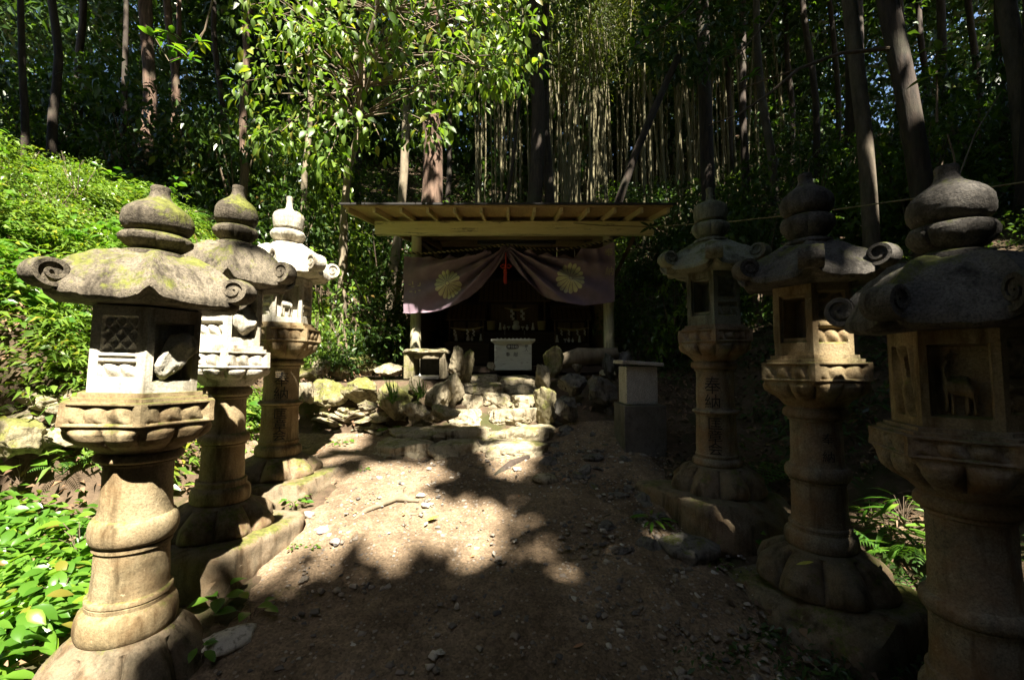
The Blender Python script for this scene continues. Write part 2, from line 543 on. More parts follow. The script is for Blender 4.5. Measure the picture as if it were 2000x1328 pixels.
o = link('path', grid_mesh('path', np.arange(-2.9, 1.6, 0.035), np.arange(0.5, 4.95, 0.035), path_z), M['path'])
tag(o, kind='structure')


# ------------------------------------------------------------------ rocks
def rock_mesh(seed, sub=4, flat=0.5, rough=0.4, facets=13):
    r = random.Random(seed)
    bm = bmesh.new()
    bmesh.ops.create_icosphere(bm, subdivisions=sub, radius=1.0)
    planes = []
    for _ in range(facets):
        n = Vector((r.gauss(0, 1), r.gauss(0, 1), r.gauss(0, .8))).normalized()
        planes.append((n, r.uniform(0.48, 0.86)))
    off = Vector((r.uniform(-50, 50), r.uniform(-50, 50), r.uniform(-50, 50)))
    for v in bm.verts:
        p = v.co.copy()
        for n, d in planes:
            e = p.dot(n) - d
            if e > 0: p -= n * e * 0.95
        q = p * 1.3 + off
        p *= 1 + rough * 0.5 * mnoise.fractal(q, 1.0, 2.0, 4) + rough * 0.22 * mnoise.fractal(q * 3.5, 0.8, 2.0, 4)
        v.co = p
    zs = [v.co.z for v in bm.verts]; xs_ = [v.co.x for v in bm.verts]; ys_ = [v.co.y for v in bm.verts]
    c = Vector(((max(xs_) + min(xs_)) / 2, (max(ys_) + min(ys_)) / 2, (max(zs) + min(zs)) / 2))
    h = Vector((max(xs_) - min(xs_), max(ys_) - min(ys_), max(zs) - min(zs)))
    for v in bm.verts:
        d = v.co - c
        v.co = Vector((d.x / h.x, d.y / h.y, d.z / h.z))          # unit box
    me = bpy.data.meshes.new('rock')
    bm.to_mesh(me); bm.free()
    return me


def rock(name, c, size, label, mat='rock', rot=(0, 0, 0), seed=None, group=None, cat='rock', sub=5, rough=0.4, parent=None, facets=13):
    me = rock_mesh(seed if seed is not None else random.randrange(10**6), sub, rough=rough, facets=facets)
    for v in me.vertices: v.co = Vector((v.co.x * size[0], v.co.y * size[1], v.co.z * size[2]))
    o = link(name, me, M[mat], parent)
    o.location = c
    o.rotation_euler = rot
    if parent is None: tag(o, label, cat, group)
    return o


def rock_px(name, x0, y0, x1, y1, Y, label, mat='rock', depth=None, **k):
    a, b = P(x0, y1, Y), P(x1, y0, Y)
    w, h = b.x - a.x, b.z - a.z
    d = depth or max(0.12, min(w, 0.5) * 0.9)
    if Y > 7:                                # bedded in the slope
        xm = (a.x + b.x) / 2
        dz = float(terr(xm, Y + d * .3)) + h * .12 - (a.z + b.z) / 2
        a.z += dz; b.z += dz
    return rock(name, ((a.x + b.x) / 2, Y + d * 0.4, (a.z + b.z) / 2), (w * 1.04, d, h * 1.06), label, mat, **k)


# stone staircase: one thing, one part per tread, each laid from several flat stones
stairs = empty('stone_staircase', (0, 4.1, -0.9), 'uneven flight of rough stone steps climbing to the offering box', 'stairs')


def slab_mesh(mb, x0, x1, yf, yb, zt, zb, seed):
    """one rough slab with wavy edges"""
    nx = max(6, int((x1 - x0) / 0.025)); ny = max(5, int((yb - yf) / 0.04)); nz = 6
    vs = []; fs = []
    def top(i, j):
        x = x0 + (x1 - x0) * i / nx
        e = min(i, nx - i) / nx
        y = yf + (yb - yf) * j / ny
        fr = 1 - j / ny
        y += fr * (0.05 * fbm(x * 3 + seed, 1.7, seed, 3) + 0.03 * fbm(x * 11, 4, seed, 3)) + fr * 0.10 * max(0, 0.09 - e) / 0.09
        z = zt + 0.035 * fbm(x * 3.1 + seed, y * 3.1, seed, 5) - 0.03 * (max(0, 0.08 - e) / 0.08) - (0.016 if j == 0 else 0)
        return Vector((x, y, z))
    for j in range(ny + 1):
        for i in range(nx + 1): vs.append(top(i, j))
    w = nx + 1
    for j in range(ny):
        for i in range(nx): fs.append((j * w + i, j * w + i + 1, (j + 1) * w + i + 1, (j + 1) * w + i))
    k0 = len(vs)
    for k in range(1, nz + 1):
        for i in range(nx + 1):
            p = top(i, 0)
            t = k / nz
            x = p.x
            y = p.y + 0.02 - 0.03 * math.sin(t * PI) + 0.05 * fbm(x * 4, t * 2.0, seed + 9, 4) * (1 if k > 0 else 0)
            vs.append(Vector((x, y, p.z * (1 - t) + zb * t)))
    for k in range(nz):
        for i in range(nx):
            a = (i if k == 0 else k0 + (k - 1) * w + i)
            b = k0 + k * w + i
            fs.append((a, b, b + 1, a + 1))
    # sides
    for side, i in ((0, 0), (1, nx)):
        a = [j * w + i for j in range(ny + 1)]
        kk = len(vs)
        for j in range(ny + 1):
            p = vs[a[j]]
            vs.append(Vector((p.x, p.y, zb)))
        for j in range(ny):
            f = (a[j], a[j + 1], kk + j + 1, kk + j)
            fs.append(f if side == 0 else f[::-1])
    mb.add(vs, fs)


def tread_stone(mb, x0, x1, y0, y1, zt, zb, seed, amp=1.0):
    """a roughly squared field stone: flat worn top, broken front"""
    r = random.Random(seed)
    bm = bmesh.new()
    bmesh.ops.create_icosphere(bm, subdivisions=5, radius=1.0)
    planes = [(Vector((r.gauss(0, 1), r.gauss(0, 1), r.gauss(0, .5))).normalized(), r.uniform(.78, 1.0) + .35 * (1 - amp)) for _ in range(9)]
    o = Vector((r.uniform(-40, 40), r.uniform(-40, 40), r.uniform(-40, 40)))
    tilt = Vector((r.uniform(-.05, .05), r.uniform(-.05, .05), 0))
    sx, sy, sz = (x1 - x0) / 2, (y1 - y0) / 2, (zt - zb) / 2
    c = Vector(((x0 + x1) / 2, (y0 + y1) / 2, (zt + zb) / 2))
    vs = []
    for v in bm.verts:
        p = v.co
        e_ = 7 if amp > .9 else 16
        m = (abs(p.x) ** e_ + abs(p.y) ** e_ + abs(p.z) ** e_) ** (-1 / e_)
        p = p * m
        for n, d in planes:
            e = p.dot(n) - d
            if e > 0: p = p - n * e * .9
        w = Vector((p.x * sx, p.y * sy, p.z * sz))
        q = w * 4 + o
        f = mnoise.fractal(q, 1.0, 2.0, 5) * .05 + mnoise.fractal(q * 4, .8, 2.0, 3) * .018
        f *= amp
        top = max(0, p.z) ** 3
        w += Vector((p.x, p.y, p.z)).normalized() * f * (1 - .72 * top)
        w.z += (tilt.x * p.x + tilt.y * p.y) * .6 * max(0, p.z)
        vs.append(w + c)
    fs = [tuple(v.index for v in f.verts) for f in bm.faces]
    bm.free()
    mb.add(vs, fs)


TREADS = [  # px left, px right, Yfront, pixel y of front edge, Yback, number of stones
    (722, 1078, 4.18, 868, 4.80, 3), (752, 1080, 4.60, 838, 5.2, 2), (800, 1062, 5.02, 800, 5.5, 3),
    (893, 1062, 5.34, 772, 5.8, 3), (896, 1057, 5.68, 752, 6.15, 2), (886, 1060, 6.02, 735, 6.6, 2)]
for n, (xa, xb, yf, py, yb, k) in enumerate(TREADS):
    mb = MB()
    A, Bp = P(xa, py, yf), P(xb, py, yf)
    ws = [random.uniform(.5, 1.5) for _ in range(k)]
    cuts = [A.x]
    for w in ws: cuts.append(cuts[-1] + (Bp.x - A.x) * w / sum(ws))
    for i in range(k):
        tread_stone(mb, cuts[i] - .02, cuts[i + 1] + .02, yf + random.uniform(-.07, .05), yb, A.z + random.uniform(-.02, .015), A.z - .26, n * 17 + i * 3 + 1)
    s = mb.build('step', M['step_stone'], stairs)
    s.matrix_parent_inverse = Matrix.Translation(-Vector(stairs.location))

# the terrace wall left of the steps: boulders picked out one by one
RK = [
 (600, 742, 672, 800, 5.05, 'squarish sunlit boulder at the left end of the terrace wall row', 'rock_mossy'),
 (655, 740, 728, 800, 4.98, 'broad mossy boulder second from the left in the terrace wall row', 'rock_mossy'),
 (728, 748, 800, 822, 4.9, 'tall mossy boulder with grass tufts in front of it in the terrace wall', 'rock_mossy'),
 (795, 735, 822, 770, 5.05, 'small dark wedge stone squeezed between boulders of the terrace wall', 'rock'),
 (825, 742, 880, 808, 4.95, 'dark leaning oval boulder at the right end of the terrace wall', 'rock'),
 (783, 786, 838, 822, 4.72, 'pale round stone at the foot of the terrace wall boulders', 'step_stone'),
 (840, 792, 896, 824, 4.66, 'flat dark-undercut stone lying left of the lower steps', 'rock'),
 (692, 782, 735, 806, 4.75, 'small sunlit stone lying before the mossy terrace boulders', 'rock'),
 (872, 676, 908, 744, 5.75, 'tall mossy upright boulder beside the stone hutch', 'rock'),
 (893, 682, 925, 752, 5.95, 'rounded boulder standing behind the upright mossy boulder left of the steps', 'rock_mossy'),
 (868, 730, 906, 800, 5.3, 'brown split boulder flanking the steps on the left under the upright boulder', 'rock'),
 (672, 692, 732, 732, 5.9, 'yellow mossed round boulder left of the stone hutch', 'rock_mossy'),
 (725, 708, 788, 736, 5.75, 'low brown boulder between yellow mossed boulder and stone hutch', 'rock'),
 (598, 700, 640, 738, 5.6, 'grey rubble stone topmost in the sunlit pile left of the terrace', 'rock'),
 (572, 718, 612, 752, 5.3, 'mossy rubble stone beside the far left lantern roof corner', 'rock_mossy'),
 (636, 712, 678, 742, 5.7, 'small lichen covered stone of the sunlit rubble pile', 'rock_mossy'),
 (576, 748, 606, 790, 4.95, 'pale stone half hidden behind the far left lantern shaft', 'rock'),
 (1062, 676, 1105, 738, 5.75, 'tall jagged mossy boulder right of the offering box', 'rock_mossy'),
 (1044, 712, 1076, 765, 5.55, 'narrow broken stone standing against the jagged mossy boulder', 'rock'),
 (1044, 758, 1096, 838, 5.0, 'upright mossy kerb boulder flanking the steps on the right', 'rock_mossy'),
 (1178, 690, 1206, 740, 5.9, 'upright brown stone under the right end of the log', 'rock_grey'),
 (1200, 686, 1240, 742, 6.0, 'dark block stone behind the granite pedestal', 'rock_grey'),
 (1118, 706, 1140, 730, 5.9, 'smooth round ball stone under the lying log', 'rock'),
 (1095, 730, 1150, 775, 5.2, 'dark boulder on the shaded bank below the ball stone', 'rock_grey'),
 (1150, 735, 1205, 790, 5.0, 'large dark boulder on the shaded bank left of the pedestal', 'rock_grey'),
 (1085, 775, 1130, 825, 4.8, 'angular dark stone tucked behind the mossy kerb boulder', 'rock_grey'),
 (950, 707, 968, 724, 6.45, 'small pale round stone at left foot of the offering box', 'step_stone'),
 (0, 768, 92, 812, 3.3, 'long flat pale ledge stone at the left edge behind the nearest lantern', 'rock'),
 (60, 770, 160, 800, 3.45, 'flat pale ledge stone just behind the nearest lantern firebox', 'rock'),
 (-40, 822, 66, 898, 3.1, 'mossy block stone below the ledge at the left edge', 'rock_mossy'),
 (60, 832, 160, 880, 3.2, 'grey block stone of the ledge wall behind the nearest lantern shaft', 'rock'),
 (300, 318, 400, 345, 7.2, 'pale flat rock face showing on the slope above the ferns', 'step_stone'),
 (360, 338, 440, 372, 7.6, 'brown rock outcrop under the trees right of the pale slope rock', 'rock'),
 (200, 268, 250, 300, 7.8, 'brown earthy rock on the upper left slope', 'rock_grey'),
]
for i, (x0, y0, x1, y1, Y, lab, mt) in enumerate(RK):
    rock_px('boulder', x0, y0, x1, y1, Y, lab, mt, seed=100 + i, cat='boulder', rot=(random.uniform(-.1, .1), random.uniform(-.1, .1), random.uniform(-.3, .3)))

# loose stones on the path that stand out
for i, (x, y, w, lab, mt) in enumerate([
    (820, 975, .085, 'white angular stone upper of the two on the sunlit path', 'rock_pale'),
    (831, 996, .085, 'white flat stone lower of the two on the sunlit path', 'rock_pale'),
    (630, 1046, .12, 'violet grey stone half buried beside the left path edge', 'rock_violet'),
    (654, 1066, .09, 'smaller violet grey stone below the other by the left path edge', 'rock_violet'),
    (440, 1270, .26, 'pale broken stone beside the nearest left lantern base', 'rock_pale'),
    (1160, 905, .22, 'flat slate grey slab lying on the shaded right side of the path', 'rock_grey'),
    (1340, 1085, .42, 'broad flat dark stone sunk in the ground before the right plinth', 'rock_grey'),
    (1065, 945, .24, 'brown flat stone half sunk at the edge of the sunlit path', 'rock'),
    (1395, 1130, .06, 'small tan pebble stone beside the middle right lantern', 'rock_pale'),
    (1010, 925, .09, 'small pale stone on the path under the lowest step', 'rock_pale'),
    (600, 1015, .10, 'pale flat chip stone by the sprout at the left path edge', 'rock_pale'),
    (860, 1290, .05, 'pale pebble on the dark foreground path', 'rock_pale'),
    (690, 1280, .04, 'white pebble at lower left of the dark foreground path', 'rock_pale')]):
    p = G(x, y)
    rock('stone', (p.x, p.y, p.z + 0.035), (w, w * .8, w * .38), lab, mt, rot=(0, 0, random.uniform(0, 6)), seed=300 + i, cat='stone', sub=3)

# rubble of the shaded bank right of the steps
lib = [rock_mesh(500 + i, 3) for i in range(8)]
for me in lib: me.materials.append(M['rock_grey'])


def loose(n, regions, smin, smax, label, group, mat=None, lift=0.25):
    for k in range(n):
        x0, y0, x1, y1 = random.choice(regions)
        p = G(random.uniform(x0, x1), random.uniform(y0, y1))
        o = bpy.data.objects.new('rubble_stone', random.choice(lib))
        C.objects.link(o)
        s = smin + (smax - smin) * random.random() ** 2.2
        o.scale = (s * random.uniform(.8, 1.3), s * random.uniform(.7, 1.2), s * random.uniform(.4, .75) * (.45 if lift < 0 else 1))
        o.location = (p.x, p.y, p.z + s * lift * .5)
        o.rotation_euler = (random.uniform(-.4, .4), random.uniform(-.4, .4), random.uniform(0, 6.3))
        if mat:
            o.material_slots[0].link = 'OBJECT'
            o.material_slots[0].material = M[mat]
        tag(o, label, 'stone', group)


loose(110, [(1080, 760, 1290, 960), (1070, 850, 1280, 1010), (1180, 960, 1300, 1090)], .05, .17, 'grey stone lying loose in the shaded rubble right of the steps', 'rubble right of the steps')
loose(34, [(690, 790, 1060, 905), (620, 780, 760, 880)], .05, .15, 'pale stone lying among the lower steps on the sunlit side', 'loose stones around the steps', 'step_stone')
loose(30, [(600, 800, 830, 880), (640, 805, 760, 850)], .16, .42, 'flat pale flagstone set in the sunlit ground left of the steps', 'flagstones left of the steps', 'step_stone', -.35)
loose(60, [(560, 930, 1240, 1300)], .025, .085, 'small stone half sunk in the trodden earth of the path', 'stones sunk in the path', None, -.2)
loose(26, [(560, 690, 660, 790)], .08, .2, 'mossy stone in the sunlit rubble heap by the far left lantern', 'rubble left of the terrace', 'rock_mossy')
loose(18, [(0, 780, 160, 900)], .08, .25, 'stone of the low ledge wall behind the nearest left lantern', 'ledge wall rubble', 'rock')

# gravel: pebbles nobody could count
mbv, mbq, k = [], [], 0
base = rock_mesh(77, 2)
bv = np.array([v.co[:] for v in base.vertices]) * 2
bf = [tuple(p.vertices) for p in base.polygons]
bq = np.array([(f[0], f[1], f[2], f[2]) for f in bf])
gm = MB()
N_P = 2600
for i in range(N_P):
    if i < 1500:
        x, y = random.uniform(-1.3, 1.25), random.uniform(1.2, 4.3)
    else:
        x, y = random.uniform(0.3, 1.5), random.uniform(1.9, 4.6)
    s = 0.006 + 0.02 * random.random() ** 3
    z = float(terr(x, y)) + 0.034
    ang = random.uniform(0, 6.3)
    R = np.array([[math.cos(ang), -math.sin(ang), 0], [math.sin(ang), math.cos(ang), 0], [0, 0, 1]])
    vv = (bv * np.array([s, s * random.uniform(.6, 1), s * .5])) @ R.T + np.array([x, y, z])
    mbv.append(vv); mbq += [tuple(int(a) + k for a in f) for f in bf]
    k += len(bv)
me = bpy.data.meshes.new('gravel')
me.from_pydata(np.concatenate(mbv).tolist(), [], mbq)
a = me.attributes.new('v', 'FLOAT', 'POINT')
a.data.foreach_set('value', np.repeat(rng.random(N_P), len(bv)).astype(np.float32))
gmat, t_, N_, L_, B_ = newmat('gravel_mix')
at = N_.new('ShaderNodeAttribute'); at.attribute_name = 'v'
L_.new(ramp(N_, L_, at.outputs['Fac'], [(0, (.07, .065, .06)), (.45, (.19, .155, .12)), (.8, (.26, .22, .17)), (1, (.46, .42, .35))]), B_.inputs['Base Color'])
B_.inputs['Roughness'].default_value = .8
tag(link('gravel', me, gmat), kind='stuff')

# roots and log
def root_thing(name, pts, rad, label, cat, mat):
    mb = MB()
    mb.tube(pts, rad, 10)
    o = mb.build(name, M[mat])
    for v in o.data.vertices:
        v.co += Vector((fbm(*(v.co * 9)), fbm(*(v.co * 9 + Vector((5, 5, 5)))), fbm(*(v.co * 9 + Vector((9, 2, 5)))))) * 0.022
    return tag(o, label, cat)


def on_ground(px, py, dz=0.04):
    p = G(px, py); return (p.x, p.y, p.z + dz)


root_thing('tree_root', [on_ground(925, 953, .0), on_ground(965, 936, .02), on_ground(1000, 912, .03), on_ground(1030, 903, .035), on_ground(1058, 880, .04), on_ground(1100, 866, .0)], [.012, .022, .034, .03, .036, .02], 'dark bare root crossing the path edge below the steps', 'root', 'bark_dark')
root_thing('tree_root', [on_ground(665, 1040, .01), on_ground(715, 1008, .035), on_ground(775, 988, .045), on_ground(815, 990, .03)], [.008, .016, .018, .008], 'thin pale root arching out of the sunlit path', 'root', 'bark_pale')
root_thing('log', [P(1095, 706, 6.0), P(1130, 697, 6.0), P(1165, 694, 6.05), P(1205, 690, 6.1)], [.10, .12, .115, .09], 'mossy brown log lying across stones right of the offering box', 'log', 'bark_pale')

# ------------------------------------------------------------------ stone lanterns
def hexf(phi): return math.cos(PI / 6) / math.cos((phi % (PI / 3)) - PI / 6)


def polar(mb, prof, n=96, phi0=0.0, disp=None, cap=True, wob=0.0, seed=0):
    """prof: rows (r, z, hexness); disp(phi_local, z, row) -> radial offset"""
    vs = []; fs = []
    for i, (r, z, hx) in enumerate(prof):
        for k in range(n):
            ph = 2 * PI * k / n
            R = r * (1 - hx + hx * hexf(ph))
            if disp: R += disp(ph, z, i)
            a = ph + phi0
            x, y = R * math.cos(a), R * math.sin(a)
            if wob: 
                q = 1 + wob * mnoise.fractal(Vector((x * 9 + seed, y * 9, z * 9)), 1, 2, 3)
                x *= q; y *= q
            vs.append((x, y, z))
    for i in range(len(prof) - 1):
        for k in range(n):
            a, b = i * n + k, i * n + (k + 1) % n
            fs.append((a, b, b + n, a + n))
    if cap:
        fs.append(tuple(range(n - 1, -1, -1)))
        k = (len(prof) - 1) * n
        fs.append(tuple(range(k, k + n)))
    mb.add(vs, fs)


def dense(prof, step=0.008):
    out = []
    for (a, b) in zip(prof[:-1], prof[1:]):
        d = math.hypot(a[0] - b[0], a[1] - b[1])
        m = max(1, int(d / step))
        for i in range(m): out.append(tuple(a[j] + (b[j] - a[j]) * i / m for j in range(3)))
    out.append(prof[-1])
    return out


def arc(r0, z0, bulge, z1, r1=None, n=6, hx=0.0):
    """half round moulding from z0 to z1 bulging out"""
    r1 = r0 if r1 is None else r1
    return [(r0 + (r1 - r0) * t + bulge * math.sin(PI * t), z0 + (z1 - z0) * (0.5 - 0.5 * math.cos(PI * t)), hx) for t in [i / n for i in range(n + 1)]]


def sdcap(u, v, ax, ay, bx, by, r):
    px, py, dx, dy = u - ax, v - ay, bx - ax, by - ay
    h = max(0, min(1, (px * dx + py * dy) / (dx * dx + dy * dy + 1e-9)))
    return math.hypot(px - dx * h, py - dy * h) - r


DEER = [(-.30, .30, .18, .28, .13), (.18, .28, .30, .22, .12), (-.32, .34, -.40, .58, .075), (-.40, .60, -.30, .66, .06),
        (-.33, .22, -.36, -.05, .055), (-.22, .2, -.2, -.1, .05), (.22, .2, .16, -.1, .05), (.34, .2, .36, -.1, .055), (-.38, .68, -.22, .86, .025), (-.36, .7, -.1, .78, .025)]


def face_depth(kind, u, v):
    """relief depth of a firebox face; u in -1..1 over the face width, v 0..1 up"""
    au = abs(u)
    d = 0.0
    if kind == 'open':
        if au < .66 and .20 < v < .86: d = -.02
        if au < .56 and .26 < v < .80: d = -.13
    elif kind == 'round':
        if au < .72 and .10 < v < .82:
            d = -.028
            q = math.hypot(u * .62 + .05, v - .62)
            d += .02 * max(0, min(1, (q - .14) * 12)) if q > .14 else 0
            if q < .11: d = -.12
            d += .012 * math.sin(9 * u + 5 * v)
    elif kind == 'deer':
        if au < .74 and .12 < v < .84:
            d = -.04
            uu, vv = u / 1.0, (v - .22) / .58
            s = min(sdcap(uu * 1.05, vv * .92 - .02, a, b, c, e, r * 1.15) for a, b, c, e, r in DEER)
            d += .034 * max(0, min(1, -s / .09)) ** .5
    elif kind == 'lattice':
        if au < .62 and .46 < v < .88:
            d = -.03
            a = abs(((u * 2.2 + v * 6) % 1) - .5) * 2; b = abs(((u * 2.2 - v * 6) % 1) - .5) * 2
            d += .022 * max(0, 1 - min(a, b) * 1.3)
        elif au < .68 and .41 < v < .44: d = .008
        elif au < .66 and .18 < v < .36:
            d = -.015 + .014 * abs(math.sin(u * 5.5 + math.sin(v * 22) * .5)) * math.sin(PI * (v - .18) / .18)
    elif kind == 'wave':
        if au < .68 and .50 < v < .88: d = -.022 + .01 * math.sin(u * 7) * math.sin(v * 30)
        elif au < .72 and .40 < v < .44: d = .008
        elif au < .7 and .16 < v < .38:
            d = -.018 + .02 * abs(math.sin(u * 4.6 + 1.0 + (v - .2) * 6)) * math.sin(PI * (v - .16) / .22)
    elif kind == 'niche':
        if au < .72 and .14 < v < .84: d = -.07
    return d


def firebox(parent, apo, z0, z1, phi0, kinds, mat):
    mb = MB()
    w = apo * math.tan(PI / 6)          # half width of a face
    nu, nv = 44, 44
    for i in range(6):
        a = phi0 + PI / 6 + i * PI / 3
        n = Vector((math.cos(a), math.sin(a), 0)); t = Vector((-math.sin(a), math.cos(a), 0))
        kind = kinds.get(i, 'open')
        vs = []; fs = []
        for jv in range(nv + 1):
            for ju in range(nu + 1):
                u = -1 + 2 * ju / nu; v = jv / nv
                d = face_depth(kind, u, v)
                vs.append(n * (apo + d) + t * (u * w) + Vector((0, 0, z0 + (z1 - z0) * v)))
        for jv in range(nv):
            for ju in range(nu):
                q = jv * (nu + 1) + ju
                fs.append((q, q + 1, q + nu + 2, q + nu + 1))
        mb.add(vs, fs)
    rim = [Vector((math.cos(phi0 + k * PI / 3), math.sin(phi0 + k * PI / 3), 0)) * (w * 2) for k in range(6)]
    mb.add([p + Vector((0, 0, z1)) for p in rim], [(0, 1, 2, 3, 4, 5)])
    o = mb.build('fire_box', M[mat], parent)
    return o


def scroll_mb(rc, zc, ang, size, width):
    mb = MB()
    d = Vector((math.cos(ang), math.sin(ang), 0)); t = Vector((-math.sin(ang), math.cos(ang), 0)); up = Vector((0, 0, 1))
    n = 46
    vs = []; fs = []
    R0 = size
    for i in range(n + 1):
        s = i / n
        th = -PI * 0.62 + s * PI * 3.1
        R = R0 * (1 - s) ** 0.75 * 0.93 + R0 * .12
        band = R0 * (0.27 - .10 * s)
        c = d * rc + up * zc
        e = d * math.cos(th) + up * math.sin(th)
        wv = width * (1 - 0.1 * s)
        for (rr, ww) in ((R, -wv), (R + .006, -wv * .5), (R + .006, wv * .5), (R, wv), (R - band, wv), (R - band, -wv)):
            vs.append(c + e * rr + t * ww * .5)
    for i in range(n):
        for k in range(6):
            a, b = i * 6 + k, i * 6 + (k + 1) % 6
            fs.append((a, a + 6, b + 6, b))
    fs.append((0, 1, 2, 3, 4, 5)); fs.append(tuple(n * 6 + k for k in (5, 4, 3, 2, 1, 0)))
    mb.add(vs, fs)
    # the web that fills the coil, a little narrower than the band so the spiral reads as a groove
    m = 24
    wv = width * .80
    vs = [d * rc + up * zc + (d * math.cos(2 * PI * k / m) + up * math.sin(2 * PI * k / m)) * R0 * .84 + t * sgn * wv * .5 for sgn in (-1, 1) for k in range(m)]
    fs = [tuple(range(m)), tuple(range(2 * m - 1, m - 1, -1))] + [(k, (k + 1) % m, m + (k + 1) % m, m + k) for k in range(m)]
    mb.add(vs, fs)
    return mb


def lantern_roof(parent, p, phi0, mat, zt, ze, Re, apo, scrolls, ssize, seed):
    n = 144; nr = 26
    mb = MB()
    vs = []; fs = []
    r0 = 0.085
    rows = []
    def edge(ph):
        h = hexf(ph)
        c = max(0.0, (h - .866) / .134)                    # 1 at a corner
        return Re * (0.35 + 0.65 * h / 1.0) * (.97 + .03 * c), c
    for j in range(nr + 1):
        t = j / nr
        row = []
        for k in range(n):
            ph = 2 * PI * k / n
            E, c = edge(ph)
            rho = r0 + (E - r0) * t
            z = zt - (zt - ze) * (p['dome'] * t ** 2.6 + (1 - p['dome']) * t) 
            z += p['lift'] * (c ** 2) * t ** 3
            dphi = min((ph % (PI / 3)), PI / 3 - (ph % (PI / 3)))
            arcl = dphi * rho
            rid = math.exp(-(arcl / .026) ** 4)
            z += p['ridge'] * rid * min(1, t * 4) 
            z += 0.010 * mnoise.fractal(Vector((math.cos(ph) * rho * 11 + seed, math.sin(ph) * rho * 11, seed)), .8, 2, 4)
            row.append((rho, z))
        rows.append(row)
    # lip and underside
    th = p['lip']
    for (dr, dz) in ((.006, -.2), (.004, -.75), (-.012, -1.0)):
        rows.append([(rows[nr][k][0] + dr, rows[nr][k][1] + dz * th) for k in range(n)])
    for s in (0.35, 0.7, 1.0):
        row = []
        for k in range(n):
            ph = 2 * PI * k / n
            R1 = apo * 1.12 * hexf(ph) / .866
            a = rows[nr + 3][k]
            row.append((a[0] + (R1 - a[0]) * s, a[1] + (ze - th - .004 - a[1]) * s))
        rows.append(row)
    row = [(0.02, ze - th - .004)] * n
    rows.append(row)
    for row in rows:
        for k in range(n):
            a = 2 * PI * k / n + phi0
            vs.append((row[k][0] * math.cos(a), row[k][0] * math.sin(a), row[k][1]))
    for j in range(len(rows) - 1):
        for k in range(n):
            a, b = j * n + k, j * n + (k + 1) % n
            fs.append((a, a + n, b + n, b))
    mb.add(vs, fs)
    mb.add([(math.cos(2 * PI * k / n + phi0) * r0, math.sin(2 * PI * k / n + phi0) * r0, rows[0][k][1]) for k in range(n)], [tuple(range(n))])
    ro = mb.build('roof', mat, parent)
    for i in range(6):
        if i not in scrolls: continue
        E, c = edge(0)
        zc = ze + p['lift'] + ssize * .22
        s = scroll_mb(E - ssize * .12, zc, phi0 + i * PI / 3, ssize, ssize * 1.75)
        s.build('roof_scroll', mat, ro)
    return ro


def bent_text(word, size, radius, phi, zc, parent, mat, name='inscription'):
    cu = bpy.data.curves.new('glyph', 'FONT')
    cu.body = word
    cu.size = size
    cu.align_x = 'CENTER'
    cu.resolution_u = 3
    to = bpy.data.objects.new('glyph', cu)
    me0 = bpy.data.meshes.new_from_object(to)
    bpy.data.objects.remove(to)
    bm = bmesh.new(); bm.from_mesh(me0)
    bmesh.ops.triangulate(bm, faces=bm.faces)
    for _ in range(6):
        es = [e for e in bm.edges if e.calc_length() > 0.016]
        if not es or radius > 5: break
        bmesh.ops.subdivide_edges(bm, edges=es, cuts=1)
        bmesh.ops.triangulate(bm, faces=bm.faces)
    if len(bm.verts):
        zs = [v.co.y for v in bm.verts]
        mid = (max(zs) + min(zs)) / 2
        for v in bm.verts:
            x, y = v.co.x, v.co.y - mid
            a = phi + x / radius
            v.co = Vector((radius * math.cos(a), radius * math.sin(a), zc + y))
    me = bpy.data.meshes.new(name)
    bm.to_mesh(me); bm.free()
    return me


def column_text(chars, size, radius, phi, ztop, step, parent, name='painted_character'):
    for i, ch in enumerate(chars):
        link(name, bent_text(ch, size, radius, phi, ztop - i * step, None, None), M['ink'], parent, False)


